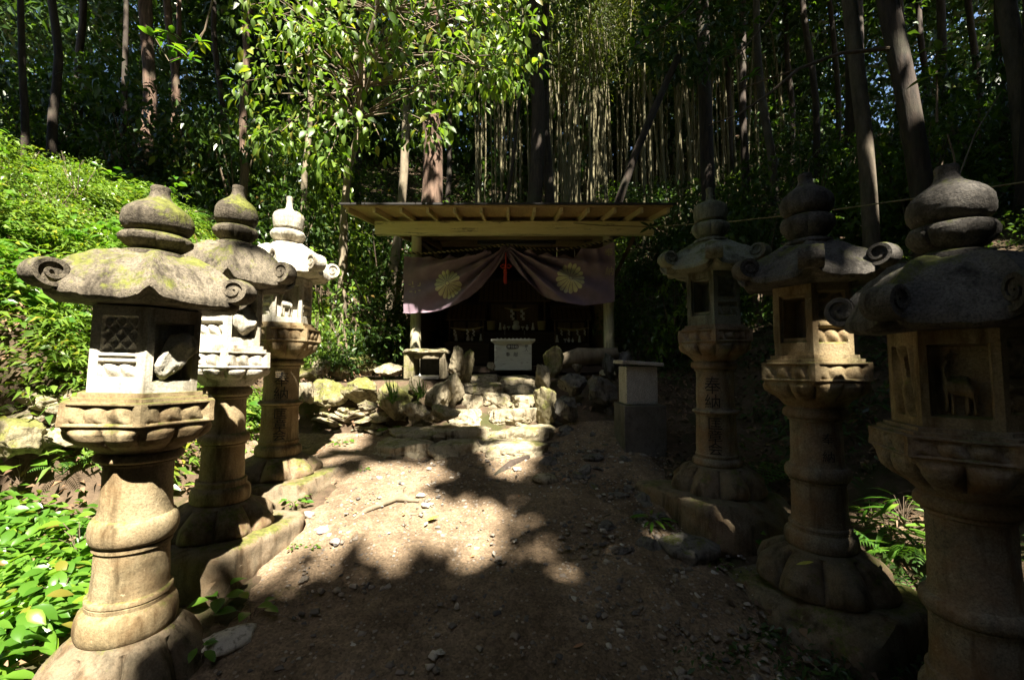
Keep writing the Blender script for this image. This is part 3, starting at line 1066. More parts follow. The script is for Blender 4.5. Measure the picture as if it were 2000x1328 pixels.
def lantern(label, Bpx, Tpx, Y, phi, kinds, mats, plinth, scrolls, par, seed, texts=()):
    B = P(*Bpx, Y); T = P(*Tpx, Y)
    root = empty('stone_lantern', B, label, 'stone lantern', 'stone lanterns lining the path')
    d = T - B
    sc = d.length / 2.21
    root.scale = (sc, sc, sc)
    root.rotation_mode = 'QUATERNION'
    root.rotation_quaternion = Vector((0, 0, 1)).rotation_difference(d.normalized())
    body, box, roofm, basem = (M[m] for m in mats)
    sr = par.get('sr', .120)                                   # shaft radius
    # plinth
    mb = MB()
    pw, ph, prot = plinth
    tread_stone(mb, -pw / 2, pw / 2, -pw / 2, pw / 2, .0, -ph - .05, seed * 3, .5)
    mb.v = [tuple(Matrix.Rotation(prot, 3, 'Z') @ Vector(v)) for v in mb.v]
    pl = mb.build('plinth', basem, root)
    # lotus base
    mb = MB()
    npet = 8
    def petals(ph_, z, i):
        t = max(0, min(1, z / .19))
        u = (ph_ * npet / (2 * PI)) % 1 - .5
        bul = math.cos(u * PI) ** .6
        inner = max(0, 1 - (abs(u) / .30) ** 2) 
        return (.062 * (bul - .80) + .016 * inner) * math.sin(PI * min(1, max(0.02, t))) ** .5
    prof = dense([(.285, 0, .0), (.298, .02, 0), (.298, .05, 0), (.285, .09, 0), (.255, .13, 0), (.220, .165, 0), (.188, .19, 0), (.172, .20, 0)], .012)
    polar(mb, prof, 160, phi, petals, seed=seed, wob=.05)
    mb.build('lotus_base', basem, root)
    # shaft
    mb = MB()
    tor = par.get('tor', .021)
    z1, z2 = par.get('ring', (.615, .735))
    prof = [(.172, .195, 0)] + arc(.157, .20, .013, .262, .150, 6) + [(.141, .268, 0), (.141, .276, 0)] + arc(.139, .278, .008, .300, sr + .012, 4) + [(sr + .010, .32, 0)]
    prof += [(sr + .006, .45, 0), (sr + .004, z1 - .02, 0), (sr + .012, z1 - .012, 0), (sr + .012, z1 - .002, 0), (sr + .004, z1, 0)]
    prof += arc(sr + .012, z1 + .004, tor, z2 - .035, sr + .008, 8) + [(sr + .004, z2 - .02, 0), (sr + .001, z2, 0)]
    prof += [(sr - .001, .86, 0), (sr - .002, .945, 0), (sr + .008, .95, 0), (sr + .008, .958, 0)] + arc(sr + .004, .962, .024, 1.0, sr + .01, 6) + [(sr + .012, 1.02, 0)]
    polar(mb, dense(prof, .014), 72, 0, None, wob=.022, seed=seed)
    sh = mb.build('shaft', body, root)
    for (chars, size, dphi, zt, step) in texts:
        c = Vector((-B.x, -B.y)).normalized()
        column_text(chars, size, sr + .0115, math.atan2(c.y, c.x) + dphi, zt, step, sh)
    # platform: lotus bowl under a hexagonal slab with wave panels
    mb = MB()
    def wave(ph_, z, i):
        if 1.02 < z < 1.105:
            t = (z - 1.02) / .085
            u = (ph_ * 12 / (2 * PI)) % 1 - .5
            return .034 * (math.cos(u * PI) ** .5 - .7) * math.sin(PI * t) ** .7
        if 1.125 < z < 1.195:
            a = (ph_ % (PI / 3)) / (PI / 3)
            if .07 < a < .93:
                t = (z - 1.125) / .07
                w = abs(math.sin(a * 3.1 * PI + .9 * math.sin(t * 3)))
                w2 = abs(math.sin(a * 6.2 * PI + 1.1 + t * 2.2))
                return -.018 + .016 * w * math.sin(PI * t) ** .6 + .008 * w2 * (1 - t)
        return 0
    pr = par.get('pr', .275)
    prof = [(.14, 1.005, 0), (.165, 1.02, .1), (.205, 1.038, .25), (.238, 1.062, .4), (.256, 1.09, .6), (pr - .012, 1.112, 1), (pr, 1.118, 1), (pr, 1.122, 1), (pr, 1.198, 1), (pr, 1.204, 1), (pr - .03, 1.206, 1), (pr - .03, 1.221, 1), (pr - .052, 1.222, 1), (pr - .052, 1.24, 1), (.1, 1.241, 1)]
    polar(mb, dense(prof, .006), 180, phi, wave, seed=seed, wob=.02)
    mb.build('platform', box if par.get('pale_platform') else body, root)
    apo = par.get('apo', .172)
    fb = firebox(root, apo, 1.238, 1.60, phi, kinds, mats[1])
    for i in par.get('niche_stones', ()):
        a = phi + PI / 6 + i * PI / 3
        n = Vector((math.cos(a), math.sin(a), 0)); t = Vector((-math.sin(a), math.cos(a), 0))
        me = rock_mesh(seed + i, 4, rough=.3, facets=5)
        q = Matrix.Rotation(a, 3, 'Z')
        for v in me.vertices:
            v.co = q @ Vector((v.co.x * .16, v.co.y * .165, v.co.z * .20 + v.co.y * .06)) + n * (apo - .035) + t * .012 + Vector((0, 0, 1.395))
        link('niche_stone', me, M['granite_pale'], fb)
    lantern_roof(root, par['roof'], phi, roofm, par.get('zt', 1.862), par.get('ze', 1.665), par.get('Re', .345), apo, scrolls, par.get('ss', .062), seed)
    # finial
    f = MB()
    polar(f, dense([(.11, 1.845, 0), (.118, 1.855, 0), (.115, 1.872, 0), (.085, 1.882, 0), (.075, 1.888, 0)], .01), 48, phi, None, wob=.02, seed=seed)
    f.build('finial_ring', roofm, root)
    f = MB()
    def pet2(ph_, z, i):
        u = (ph_ * 7 / (2 * PI)) % 1 - .5
        return .016 * (math.cos(u * PI) ** .5 - .6) * math.sin(PI * max(0, min(1, (z - 1.886) / .085)))
    polar(f, dense([(.075, 1.884, 0), (.10, 1.90, 0), (.122, 1.925, 0), (.126, 1.945, 0), (.117, 1.962, 0), (.085, 1.973, 0)], .008), 96, phi, pet2, seed=seed)
    f.build('lotus_collar', roofm, root)
    f = MB()
    polar(f, dense(par['bulb'], .009), 64, phi, None, wob=.045, seed=seed)
    f.build('finial', roofm, root)
    # the heights of the tiers differ from lantern to lantern
    rows = par['rows']
    zc = [-.5, 0, .195, .29, .60, .74, .98, 1.03, 1.115, 1.24, 1.613, 1.885, 1.972, 2.215]
    tz = [2.21 * (Bpx[1] - r) / (Bpx[1] - Tpx[1]) for r in rows[::-1]]
    tz = [tz[0] - .5] + tz
    for ch in [c for c in C.objects if c.parent == root or (c.parent and c.parent.parent == root)]:
        co = np.empty(len(ch.data.vertices) * 3)
        ch.data.vertices.foreach_get('co', co)
        co[2::3] = np.interp(co[2::3], zc, tz)
        ch.data.vertices.foreach_set('co', co)
        ch.data.update()
    return root


ROOF_A = dict(dome=.78, lift=.035, ridge=.018, lip=.052)
ROOF_B = dict(dome=.25, lift=.06, ridge=.02, lip=.045)
BULB_A = [(.085, 1.972, 0), (.112, 1.985, 0), (.124, 2.008, 0), (.127, 2.035, 0), (.122, 2.065, 0), (.108, 2.09, 0), (.085, 2.112, 0), (.062, 2.128, 0), (.047, 2.142, 0), (.038, 2.158, 0), (.034, 2.18, 0), (.036, 2.203, 0), (.032, 2.211, 0), (.02, 2.212, 0)]
BULB_B = [(.085, 1.972, 0), (.108, 1.985, 0), (.115, 2.02, 0), (.117, 2.06, 0), (.108, 2.085, 0), (.085, 2.10, 0), (.045, 2.108, 0), (.026, 2.13, 0), (.022, 2.17, 0), (.026, 2.206, 0), (.016, 2.212, 0)]

cA = lambda x, y: math.atan2(-y, -x)
warm = ('granite_warm', 'granite_pale', 'granite_roof', 'base_stone')
lantern('nearest stone lantern of the left row with rubble stone in its firebox niche', (236, 1400), (315, 365), 2.0, cA(-1.75, 2.0) - .06,
        {5: 'lattice', 0: 'niche', 1: 'wave', 4: 'wave'}, warm, (.78, .30, cA(-1.75, 2) + .6), (1, 5, 2, 4, 3), dict(rows=[365, 465, 500, 613, 777, 835, 876, 905, 990, 1075, 1160, 1235, 1400], roof=ROOF_A, bulb=BULB_A, niche_stones=(0,), sr=.118), 11)
lantern('middle stone lantern of the left row casting its shadow beside the path', (428, 1030), (466, 363), 2.85, cA(-1.9, 2.85) - .1,
        {5: 'wave', 0: 'niche', 1: 'wave', 4: 'wave'}, warm, (.80, .42, cA(-1.9, 2.85) + .75), (1, 5, 2, 4, 3), dict(rows=[363, 446, 477, 570, 682, 724, 744, 774, 839, 872, 937, 980, 1030], roof=ROOF_A, bulb=BULB_A, niche_stones=(0,), pale_platform=True, sr=.114), 12)
lantern('far left stone lantern with black painted characters and pale rounded roof', (542, 924), (566, 384), 3.75, cA(-1.95, 3.75) - .42,
        {5: 'wave', 0: 'deer', 1: 'wave', 4: 'wave'}, ('granite_warm', 'granite_pale', 'granite_pale', 'base_stone'), (.86, .34, cA(-1.95, 3.75) + .95), (0, 1, 2, 3, 4, 5),
        dict(rows=[384, 453, 478, 548, 637, 672, 698, 713, 776, 793, 860, 889, 924], roof=ROOF_A, bulb=BULB_B, sr=.127, ring=(.60, .70), tor=.022), 13, texts=(('奉納', .112, .0, .865, .105), ('匡章会', .10, .0, .535, .092)))
lantern('far right stone lantern with black painted characters and mossy flared roof', (1402, 957), (1385, 367), 3.35, cA(1.55, 3.35) + .05,
        {5: 'open', 0: 'wave', 4: 'wave', 1: 'wave'}, ('granite_rust', 'granite_green', 'granite_green', 'base_stone'), (.86, .40, cA(1.55, 3.35) + .78), (0, 1, 2, 3, 4, 5),
        dict(rows=[367, 438, 470, 536, 643, 675, 698, 720, 794, 810, 888, 908, 957], roof=ROOF_B, bulb=BULB_B, sr=.127, ring=(.60, .70), tor=.022, ze=1.64), 14, texts=(('奉納', .112, -.12, .865, .105), ('匡章会', .10, -.05, .535, .092)))
lantern('middle right stone lantern with square firebox window and rust stained shaft', (1606, 1136), (1572, 340), 2.5, cA(1.7, 2.5) + .02,
        {5: 'open', 0: 'wave', 4: 'round', 1: 'wave'}, ('granite_rust', 'granite_warm', 'granite_roof_dark', 'base_stone'), (.80, .40, cA(1.7, 2.5) + .9), (0, 1, 2, 3, 4, 5),
        dict(rows=[340, 426, 474, 565, 704, 752, 783, 818, 901, 946, 1025, 1068, 1136], roof=ROOF_B, bulb=BULB_A, pale_platform=True, ze=1.645), 15, texts=(('奉納', .062, .40, .865, .095),))
lantern('nearest right stone lantern with carved deer standing in the dark', (1925, 1520), (1848, 324), 1.65, cA(1.8, 1.65) - .5,
        {5: 'round', 0: 'deer', 1: 'wave', 4: 'wave'}, ('granite_rust', 'granite_warm', 'granite_roof_dark', 'base_stone'), (.80, .40, cA(1.8, 1.75) + .3), (0, 1, 2, 3, 4, 5),
        dict(rows=[324, 446, 503, 655, 850, 905, 960, 1005, 1165, 1225, 1330, 1420, 1520], roof=ROOF_A, bulb=BULB_A, ze=1.65), 16)

# ------------------------------------------------------------------ shrine
YF = 6.9
FLOOR = P(1000, 724, YF).z
xl, xr = P(811, 600, YF).x, P(1190, 600, YF).x
shrine = empty('wayside_shrine', (0, 8.2, FLOOR), 'open fronted wooden shrine hut with peeling cream beam and flat eaves', 'shrine')
INV = Matrix.Translation(-Vector((0, 8.2, FLOOR)))


def part(mb, name, mat, parent, smooth=True, root=None):
    o = mb.build(name, M[mat] if isinstance(mat, str) else mat, parent, smooth)
    if root is not None: o.matrix_parent_inverse = Matrix.Translation(-Vector(root.location))
    return o


RS = 0.17                                    # roof slope
zf = P(1000, 416, 5.95).z                    # underside of the rafters at the eave


def roofz(y): return zf + (y - 5.95) * RS


x0, x1 = P(672, 410, 5.95).x, P(1312, 410, 5.95).x
ang = math.atan(RS)
q = Matrix.Rotation(ang, 3, 'X')
mb = MB()
L = (9.9 - 5.9) / math.cos(ang)
ymid = 7.9
mb.box(((x0 + x1) / 2, ymid, roofz(ymid) + .075 + .012), (x1 - x0, L, .024), q)
roof = part(mb, 'roof', 'board', shrine, False, shrine)
mb = MB()
mb.box(((x0 + x1) / 2, ymid - .02, roofz(ymid - .02) + .075 + .024 + .014), (x1 - x0 + .06, L + .06, .026), q)
part(mb, 'roofing_sheet', 'roofing', roof, False)
for i in range(13):
    x = x0 + .05 + (x1 - x0 - .1) * i / 12
    mb = MB()
    mb.beam((x, 5.93, roofz(5.93) + .037), (x, 9.8, roofz(9.8) + .037), .042, .072, bevel=.004)
    part(mb, 'rafter', 'rafter', roof, False)
mb = MB()
A, Bq = P(733, 446, 6.72), P(1276, 446, 6.72)
hb = P(1000, 433, 6.72).z - P(1000, 458, 6.72).z
mb.box(((A.x + Bq.x) / 2, 6.74, P(1000, 446, 6.72).z), (Bq.x - A.x, .12, hb), bevel=.008)
part(mb, 'front_beam', 'cream', shrine, False, shrine)
zb = P(1000, 458, 6.72).z
for x, mt in ((xl, 'cream_post'), (xr, 'cream_post')):
    mb = MB()
    mb.lathe([(.085, FLOOR - .05), (.085, FLOOR + .3), (.082, zb - .02), (.082, zb + .1)], (x, YF + .05, 0), 20)
    mb.lathe([(.16, FLOOR - .14), (.16, FLOOR - .02), (.13, FLOOR + .01)], (x, YF + .05, 0), 14)
    part(mb, 'post', mt, shrine, True, shrine)
for sx in (xl, xr):
    mb = MB()
    mb.box((sx, 9.25, (FLOOR + 2.4) / 2 + .1), (.12, .12, 2.5), bevel=.01)
    part(mb, 'back_post', 'brownwood', shrine, False, shrine)
mb = MB()
for k in range(16):
    xa = xl + (xr - xl) * (k + .5) / 16
    mb.box((xa, 9.32, (FLOOR + roofz(9.3)) / 2), ((xr - xl) / 16 - .006, .02, roofz(9.3) - FLOOR))
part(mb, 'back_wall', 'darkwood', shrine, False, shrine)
for sx in (xl, xr):
    mb = MB()
    for k in range(12):
        y = 7.1 + (9.25 - 7.1) * (k + .5) / 12
        mb.box((sx, y, FLOOR + .55 + .0), (.022, 2.15 / 12 - .005, 1.1))
        mb.box((sx, y, (FLOOR + 1.75 + roofz(y)) / 2), (.022, 2.15 / 12 - .005, roofz(y) - FLOOR - 1.75))
        mb.box((sx * 1.004, y, FLOOR + 1.42), (.022, 2.15 / 12 - .005, .66)) if sx < 0 else mb.box((sx * 1.004, y, FLOOR + 1.42), (.022, 2.15 / 12 - .005, .66))
    part(mb, 'side_wall', 'brownwood', shrine, False, shrine)
# cross beams, braces
for y in (8.0, 9.2):
    mb = MB()
    mb.box((0, y, roofz(y) - .08), (xr - xl, .10, .14), bevel=.006)
    part(mb, 'cross_beam', 'rafter', shrine, False, shrine)
for sx in (xl, xr):
    mb = MB()
    mb.box((sx, 8.05, roofz(7.9) - .14), (.10, 2.3, .12), q)
    part(mb, 'side_beam', 'rafter', shrine, False, shrine)
mb = MB()
mb.beam((xl + .06, 7.0, zb - .35 + .3), (xl + .65, 7.0, zb - .55), .06, .05)
part(mb, 'brace', 'darkwood', shrine, False, shrine)
mb = MB()
mb.beam((xr + .05, 7.0, zb - .75), (xr + .42, 6.95, zb + .02), .05, .06)
part(mb, 'brace', 'brownwood', shrine, False, shrine)
mb = MB()
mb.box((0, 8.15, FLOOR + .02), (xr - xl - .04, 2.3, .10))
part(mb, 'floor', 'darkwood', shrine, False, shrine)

# lamp on the ceiling, unlit
a, b = P(932, 475, 7.15), P(1086, 475, 7.15)
lamp = empty('strip_lamp', ((a.x + b.x) / 2, 7.2, a.z), 'dark unlit strip lamp fixed crosswise behind the cream beam', 'lamp')
mb = MB(); mb.box((0, 0, .03), (b.x - a.x, .10, .05), bevel=.008); mb.build('housing', M['metal_dark'], lamp, False)
mb = MB(); mb.tube([(-(b.x - a.x) * .46, -.02, -.018), ((b.x - a.x) * .46, -.02, -.018)], .014, 10); mb.build('lamp_tube', M['tube'], lamp)

# ------------------------------------------------------------------ curtain
YC = 6.72


def interp(pts, x): return float(np.interp(x, [p[0] for p in pts], [p[1] for p in pts]))


TOPL = [(793, 500), (815, 502), (840, 500), (860, 505), (878, 496), (896, 504), (913, 493), (930, 502), (947, 487), (966, 496), (984, 480), (990, 482)]
BOTL = [(787, 612), (800, 613), (830, 611), (862, 607), (890, 596), (915, 581), (940, 560), (960, 536), (975, 517), (988, 502)]
TOPR = [(990, 482), (1000, 481), (1016, 496), (1034, 488), (1050, 502), (1068, 494), (1086, 505), (1102, 496), (1120, 506), (1136, 484), (1165, 486), (1200, 474)]
BOTR = [(990, 500), (1000, 515), (1015, 535), (1035, 556), (1060, 575), (1085, 588), (1110, 594), (1140, 597), (1170, 594), (1200, 590)]


def curtain_y(px, py):
    """fold depth (m) towards the viewer at a photo-plane position on the cloth; the folds fan from the centre tie"""
    left = px < 990
    dx = abs(px - 990) + 2.0; dz = py - 480
    t = math.atan2(dz, dx)                        # fan angle seen from the tie
    r = math.hypot(dx, dz)
    d = .095 * math.sin(t * 23 + r * .010 + (0 if left else 1.3)) * math.exp(-((r - 105) / 95) ** 2)
    d += .045 * math.sin(t * 37 + r * .03) * math.exp(-((r - 70) / 60) ** 2)
    tops = [(793, 815, 840, 878, 913, 947, 984), (1000, 1034, 1068, 1102, 1136, 1165, 1198)][0 if left else 1]
    for a in tops:
        w = 5 + (py - 480) * .09
        lean = (py - 485) * (.32 if left else -.32) * -1 * .35
        d += .045 * math.exp(-((px - a - lean) / w) ** 2) * math.exp(-max(0, py - 485) / 55)
    d += .012 * math.sin(px * .035 + py * .02)
    return d


def cloth_pt(px, py, lift=0.0):
    p = P(px, py, YC)
    return Vector((p.x, YC - curtain_y(px, py) - lift, p.z))


cur = empty('shrine_curtain', P(990, 482, YC), 'purple cloth curtain with two yellow flower crests tied up at its middle', 'curtain')
mb = MB()
for (TOP, BOT, xa, xb) in ((TOPL, BOTL, 789, 990), (TOPR, BOTR, 990, 1200)):
    nx, nz = 110, 56
    vs = []; fs = []
    for i in range(nx + 1):
        px = xa + (xb - xa) * i / nx
        t, bt = interp(TOP, px), interp(BOT, px)
        bt = max(bt, t + 3)
        for j in range(nz + 1):
            s = j / nz
            vs.append(cloth_pt(px, t + (bt - t) * s))
    for i in range(nx):
        for j in range(nz):
            a = i * (nz + 1) + j
            fs.append((a, a + 1, a + nz + 2, a + nz + 1))
    mb.add(vs, fs)
cloth = part(mb, 'cloth', 'purple', cur, True, cur)
for BOT, nm in ((BOTL, 0), (BOTR, 1)):
    mb = MB()
    pts = [cloth_pt(px, interp(BOT, px) - 1, .004) for px in np.linspace(BOT[0][0] + 1, BOT[-1][0] - 1, 50)]
    mb.tube(pts, .006, 6)
    part(mb, 'hem', 'purple', cloth)


def crest(cx, cy, rx, ry):
    mb = MB()
    def fan(pts, ctr):
        vs = [cloth_pt(*ctr, .005)] + [cloth_pt(a, b, .005) for a, b in pts]
        # densify: two rings so that the dye follows the folds
        mid = [cloth_pt((a + ctr[0]) / 2, (b + ctr[1]) / 2, .005) for a, b in pts]
        n = len(pts)
        vs += mid
        fs = [(0, 1 + n + k, 1 + n + (k + 1) % n) for k in range(n)] + [(1 + n + k, 1 + k, 1 + (k + 1) % n, 1 + n + (k + 1) % n) for k in range(n)]
        mb.add(vs, fs)
    for k in range(16):
        a0 = 2 * PI * k / 16 + .05
        hw = PI / 16 * .86
        pts = []
        for rr in np.linspace(.16, .86, 8): pts.append((a0 - hw * min(1, .90 + .1 * rr), rr))
        for s in np.linspace(-.9, .9, 7): pts.append((a0 + hw * s, .88 + .12 * math.cos(s * PI / 2)))
        for rr in np.linspace(.86, .16, 8): pts.append((a0 + hw * min(1, .90 + .1 * rr), rr))
        xy = [(cx + rx * r * math.cos(a), cy - ry * r * math.sin(a)) for a, r in pts]
        fan(xy, (cx + rx * .55 * math.cos(a0), cy - ry * .55 * math.sin(a0)))
    fan([(cx + rx * .12 * math.cos(2 * PI * k / 20), cy + ry * .12 * math.sin(2 * PI * k / 20)) for k in range(20)], (cx, cy))
    part(mb, 'flower_crest', 'crest', cloth)


crest(875, 555, 26, 29)
crest(1114, 544, 28, 29)


def px_text(ch, cx, cy, size_px, Y, mat, parent, root, surf=None, lift=.004, name='character', xs=1.0):
    """a glyph standing upright and facing the viewer at photo position (cx, cy), laid on surf()"""
    me = bent_text(ch, size_px, 1e6, 0, 0, None, None)
    # flat variant of bent_text: y -> x offset, recover
    vals = [(v.co.y, v.co.z) for v in me.vertices]
    bm = bmesh.new(); bm.from_mesh(me)
    for v, (u, w) in zip(bm.verts, vals):
        px, py = cx + u * xs, cy - w
        v.co = surf(px, py, lift) if surf else (P(px, py, Y) - Vector((0, lift, 0)))
    for _ in range(3):
        es = [e for e in bm.edges if e.calc_length() > .03]
        if not es or surf is None: break
        bmesh.ops.subdivide_edges(bm, edges=es, cuts=1)
    me2 = bpy.data.meshes.new(name)
    bm.to_mesh(me2); bm.free()
    o = link(name, me2, M[mat], parent, False)
    if root is not None: o.matrix_parent_inverse = Matrix.Translation(-Vector(root.location))
    return o


px_text('奉', 1189, 493, 17, YC, 'dye', cloth, None, cloth_pt, .006)
px_text('納', 1190, 530, 17, YC, 'dye', cloth, None, cloth_pt, .006)
# faded, unreadable column of dye at the left end: only worn dabs are left of it
mb = MB()
for (a, b, w, h) in ((800, 556, 5, 2), (806, 553, 2, 6), (806, 560, 6, 2), (818, 558, 5, 2), (820, 554, 2, 5), (803, 570, 6, 2), (812, 571, 2, 5), (820, 568, 5, 2)):
    vs = [cloth_pt(a + i * w / 3 - w / 2, b + j * h / 2 - h / 2, .006) for i in range(4) for j in range(3)]
    mb.add(vs, [(i * 3 + j, i * 3 + j + 1, i * 3 + j + 4, i * 3 + j + 3) for i in range(3) for j in range(2)])
part(mb, 'faded_dye_marks', 'dye', cloth)

# red tassel
ts = empty('red_tassel', P(988, 498, YC - .1), 'red silk tassel with bow knot hanging from the curtain tie', 'tassel')
mb = MB()
def loc(px, py, dy=0.0): return P(px, py, YC - .1) - Vector(ts.location) + Vector((0, dy, 0))
mb.tube([loc(988, 494), loc(988, 522)], .010, 8)
mb.build('cord', M['red'], ts)
mb = MB()
for sgn in (-1, 1):
    mb.tube([loc(988, 521), loc(988 + 5 * sgn, 516), loc(988 + 11 * sgn, 520), loc(988 + 7 * sgn, 524), loc(988, 522)], .008, 6)
mb.lathe([(.014, -.02), (.02, 0), (.014, .02)], loc(988, 522), 10)
mb.build('bow_knot', M['red'], ts)
mb = MB()
mb.lathe([(.020, 0), (.026, -.02), (.028, -.06)], loc(987, 526), 12)
for k in range(26):
    a = random.uniform(0, 2 * PI); r = .022 * random.random() ** .5
    p = loc(987, 532) + Vector((r * math.cos(a), r * math.sin(a), 0))
    mb.tube([p, p + Vector((r * math.cos(a) * .4, 0, -.15 - .03 * random.random()))], .0045, 5)
mb.build('fringe', M['red'], ts)


# twisted black and white rope carrying the curtain
def twisted(name, pts, r, label, cat, mats, turns):
    root = empty(name, pts[0], label, cat)
    P0 = Vector(pts[0])
    n = int(turns * 10)
    seg = []
    tot = sum((Vector(b) - Vector(a)).length for a, b in zip(pts[:-1], pts[1:]))
    cum = [0]
    for a, b in zip(pts[:-1], pts[1:]): cum.append(cum[-1] + (Vector(b) - Vector(a)).length)
    ln = [0] + cum[1:]
    for strand in range(2):
        out = []
        for i in range(n + 1):
            s = tot * i / n
            c = Vector([float(np.interp(s, ln, [p[j] for p in pts])) for j in range(3)])
            th = 2 * PI * turns * i / n + PI * strand
            out.append(c - P0 + Vector((0, math.cos(th), math.sin(th))) * r * .55)
        mb = MB(); mb.tube(out, r * .62, 6)
        mb.build('strand', M[mats[strand]], root)


twisted('curtain_rope', [P(790, 494, 6.84), P(830, 495, 6.84), P(880, 491, 6.84), P(930, 487, 6.84), P(985, 478, 6.84), P(1040, 486, 6.84), P(1090, 490, 6.84), P(1140, 481, 6.84), P(1200, 468, 6.84)], .017,
        'twisted black and white rope carrying the purple curtain', 'rope', ('rope_pale', 'rope_black'), 46)
# thin cord running from the beam to the right over the lanterns
mb = MB()
pts = [P(1120, 436, 6.62), P(1180, 441, 6.5), P(1270, 443, 6.3), P(1420, 434, 5.2), P(1600, 414, 4.2), P(1800, 386, 3.5), P(2060, 347, 2.9)]
mb.tube(pts, .006, 6)
tag(mb.build('cord_line', M['wire']), 'thin tan cord strung from the cream beam past the right lanterns', 'cord')

# ------------------------------------------------------------------ offering box
ob = empty('offering_box', P(1002, 723, 6.75), 'white painted wooden offering box with black brush characters', 'offering box')
O = Vector(ob.location)
YB = 6.75
a, b = P(967, 723, YB) - O, P(1037, 668, YB) - O
w, h = b.x - a.x, b.z - a.z
dp = .42
mb = MB(); mb.box((0, dp / 2, h / 2), (w * .97, dp, h - .004), bevel=.006); body = mb.build('body', M['boxpaint'], ob, False)
mb = MB()
for sx in (-1, 1): mb.box((sx * (w / 2 - .012), -.006, h / 2), (.045, .014, h), bevel=.003)
mb.box((0, -.0045, h - .022), (w - .072, .011, .04)); mb.box((0, -.0045, .022), (w - .072, .011, .04))
mb.build('front_frame', M['boxpaint'], ob, False)
mb = MB()
W2 = w / 2 + .055
mb.box((0, dp / 2, h + .028), (w + .13, dp + .10, .035), bevel=.006)
mb.add([(-w / 2 - .005, -.015, h - .035), (w / 2 + .005, -.015, h - .035), (W2, -.045, h + .010), (-W2, -.045, h + .010), (-w / 2 - .005, dp + .015, h - .035), (w / 2 + .005, dp + .015, h - .035), (W2, dp + .045, h + .010), (-W2, dp + .045, h + .010)],
       [(0, 1, 2, 3), (5, 4, 7, 6), (4, 0, 3, 7), (1, 5, 6, 2)])
mb.build('rim', M['boxpaint'], ob, False)
mb = MB()
for k in range(9): mb.box((-w / 2 + w * (k + .5) / 9, dp / 2, h + .055), (.02, dp * .9, .02))
mb.build('slatted_top', M['boxpaint'], ob, False)
mb = MB()
pc = P(1001, 677, YB) - O
pts = []
hw, hh = .095, .036
for k in range(24):
    t = 2 * PI * k / 24
    pts.append((hw * math.copysign(abs(math.cos(t)) ** .45, math.cos(t)), hh * math.copysign(abs(math.sin(t)) ** .6, math.sin(t))))
mb.add([(pc.x + u, -.012, pc.z + v) for u, v in pts] + [(pc.x + u, -.001, pc.z + v) for u, v in pts], [tuple(range(24))] + [(k, k + 24, (k + 1) % 24 + 24, (k + 1) % 24) for k in range(24)])
mb.build('plaque', M['ink'], ob, False)
fl = lambda Yv: (lambda px, py, l: P(px, py, Yv))
px_text('賽銭箱', 1001, 677, 7.2, YB - .0145, 'paper', ob, ob)
px_text('奉', 992, 692, 9.5, YB - .005, 'ink', ob, ob)
px_text('献', 1007.5, 692, 9.5, YB - .005, 'ink', ob, ob)
for i, c in enumerate('夢人'):
    px_text(c, 1028, 676 + i * 7, 7.5, YB - .005, 'ink', ob, ob)

# ------------------------------------------------------------------ altar and the things on it


def table(x0, x1, ytop, Y, depth, label):
    a, b = P(x0, ytop, Y), P(x1, ytop, Y)
    r = empty('altar_table', ((a.x + b.x) / 2, Y + depth / 2, FLOOR + .08), label, 'altar table')
    w = b.x - a.x; hz = a.z - FLOOR - .08
    mb = MB(); mb.box((0, 0, hz - .015), (w, depth, .03), bevel=.004); mb.build('table_top', M['darkwood'], r, False)
    mb = MB(); mb.box((0, -depth / 2 + .03, hz / 2), (w * .9, .02, hz - .04)); mb.build('front_panel', M['darkwood'], r, False)
    for sx in (-1, 1):
        for sy in (-1, 1):
            mb = MB(); mb.box((sx * w * .46, sy * depth * .42, hz / 2 - .01), (.045, .045, hz - .03)); mb.build('leg', M['darkwood'], r, False)


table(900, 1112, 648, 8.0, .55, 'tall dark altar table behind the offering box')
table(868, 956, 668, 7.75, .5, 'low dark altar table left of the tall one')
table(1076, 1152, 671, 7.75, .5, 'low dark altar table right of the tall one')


def mini_shrine(x0, x1, yr0, yr1, ybase, Y, label):
    a, b = P(x0, yr1, Y), P(x1, yr0, Y)
    base = P(x0, ybase, Y).z
    w = b.x - a.x; dep = .42
    r = empty('miniature_shrine', ((a.x + b.x) / 2, Y + dep / 2, base), label, 'miniature shrine')
    hb = a.z - base; hr = b.z - a.z
    mb = MB(); mb.box((0, .04, hb / 2), (w * .72, dep * .8, hb), bevel=.004); mb.build('cabinet', M['darkwood'], r, False)
    for sx in (-1, 1):
        mb = MB(); mb.box((sx * w * .18, -dep * .37, hb * .5), (w * .30, .015, hb * .8)); mb.build('door', M['brownwood'], r, False)
        mb = MB(); mb.lathe([(.02, 0), (.02, hb)], (sx * w * .42, -dep * .42, 0), 10); mb.build('pillar', M['brownwood'], r)
    mb = MB()
    # sloping front roof with battens, and its back slope
    f0, f1 = Vector((0, -dep * .75, hb - .02)), Vector((0, dep * .1, hb + hr))
    mb.beam(f0, f1, w, .022)
    mb.beam(Vector((0, dep * .1, hb + hr)), Vector((0, dep * .75, hb + hr * .4)), w, .022)
    ro = mb.build('roof', M['brownwood'], r, False)
    mb = MB()
    nb = max(5, int(w / .09))
    for k in range(nb + 1):
        x = -w / 2 + .012 + (w - .024) * k / nb
        mb.beam(f0 + Vector((x, -.005, .018)), f1 + Vector((x, -.005, .018)), .02, .016)
    mb.build('roof_battens', M['darkwood'], ro, False)
    mb = MB(); mb.box((0, dep * .1, hb + hr + .02), (w * 1.02, .06, .05), bevel=.005); mb.build('ridge', M['darkwood'], ro, False)
    return r


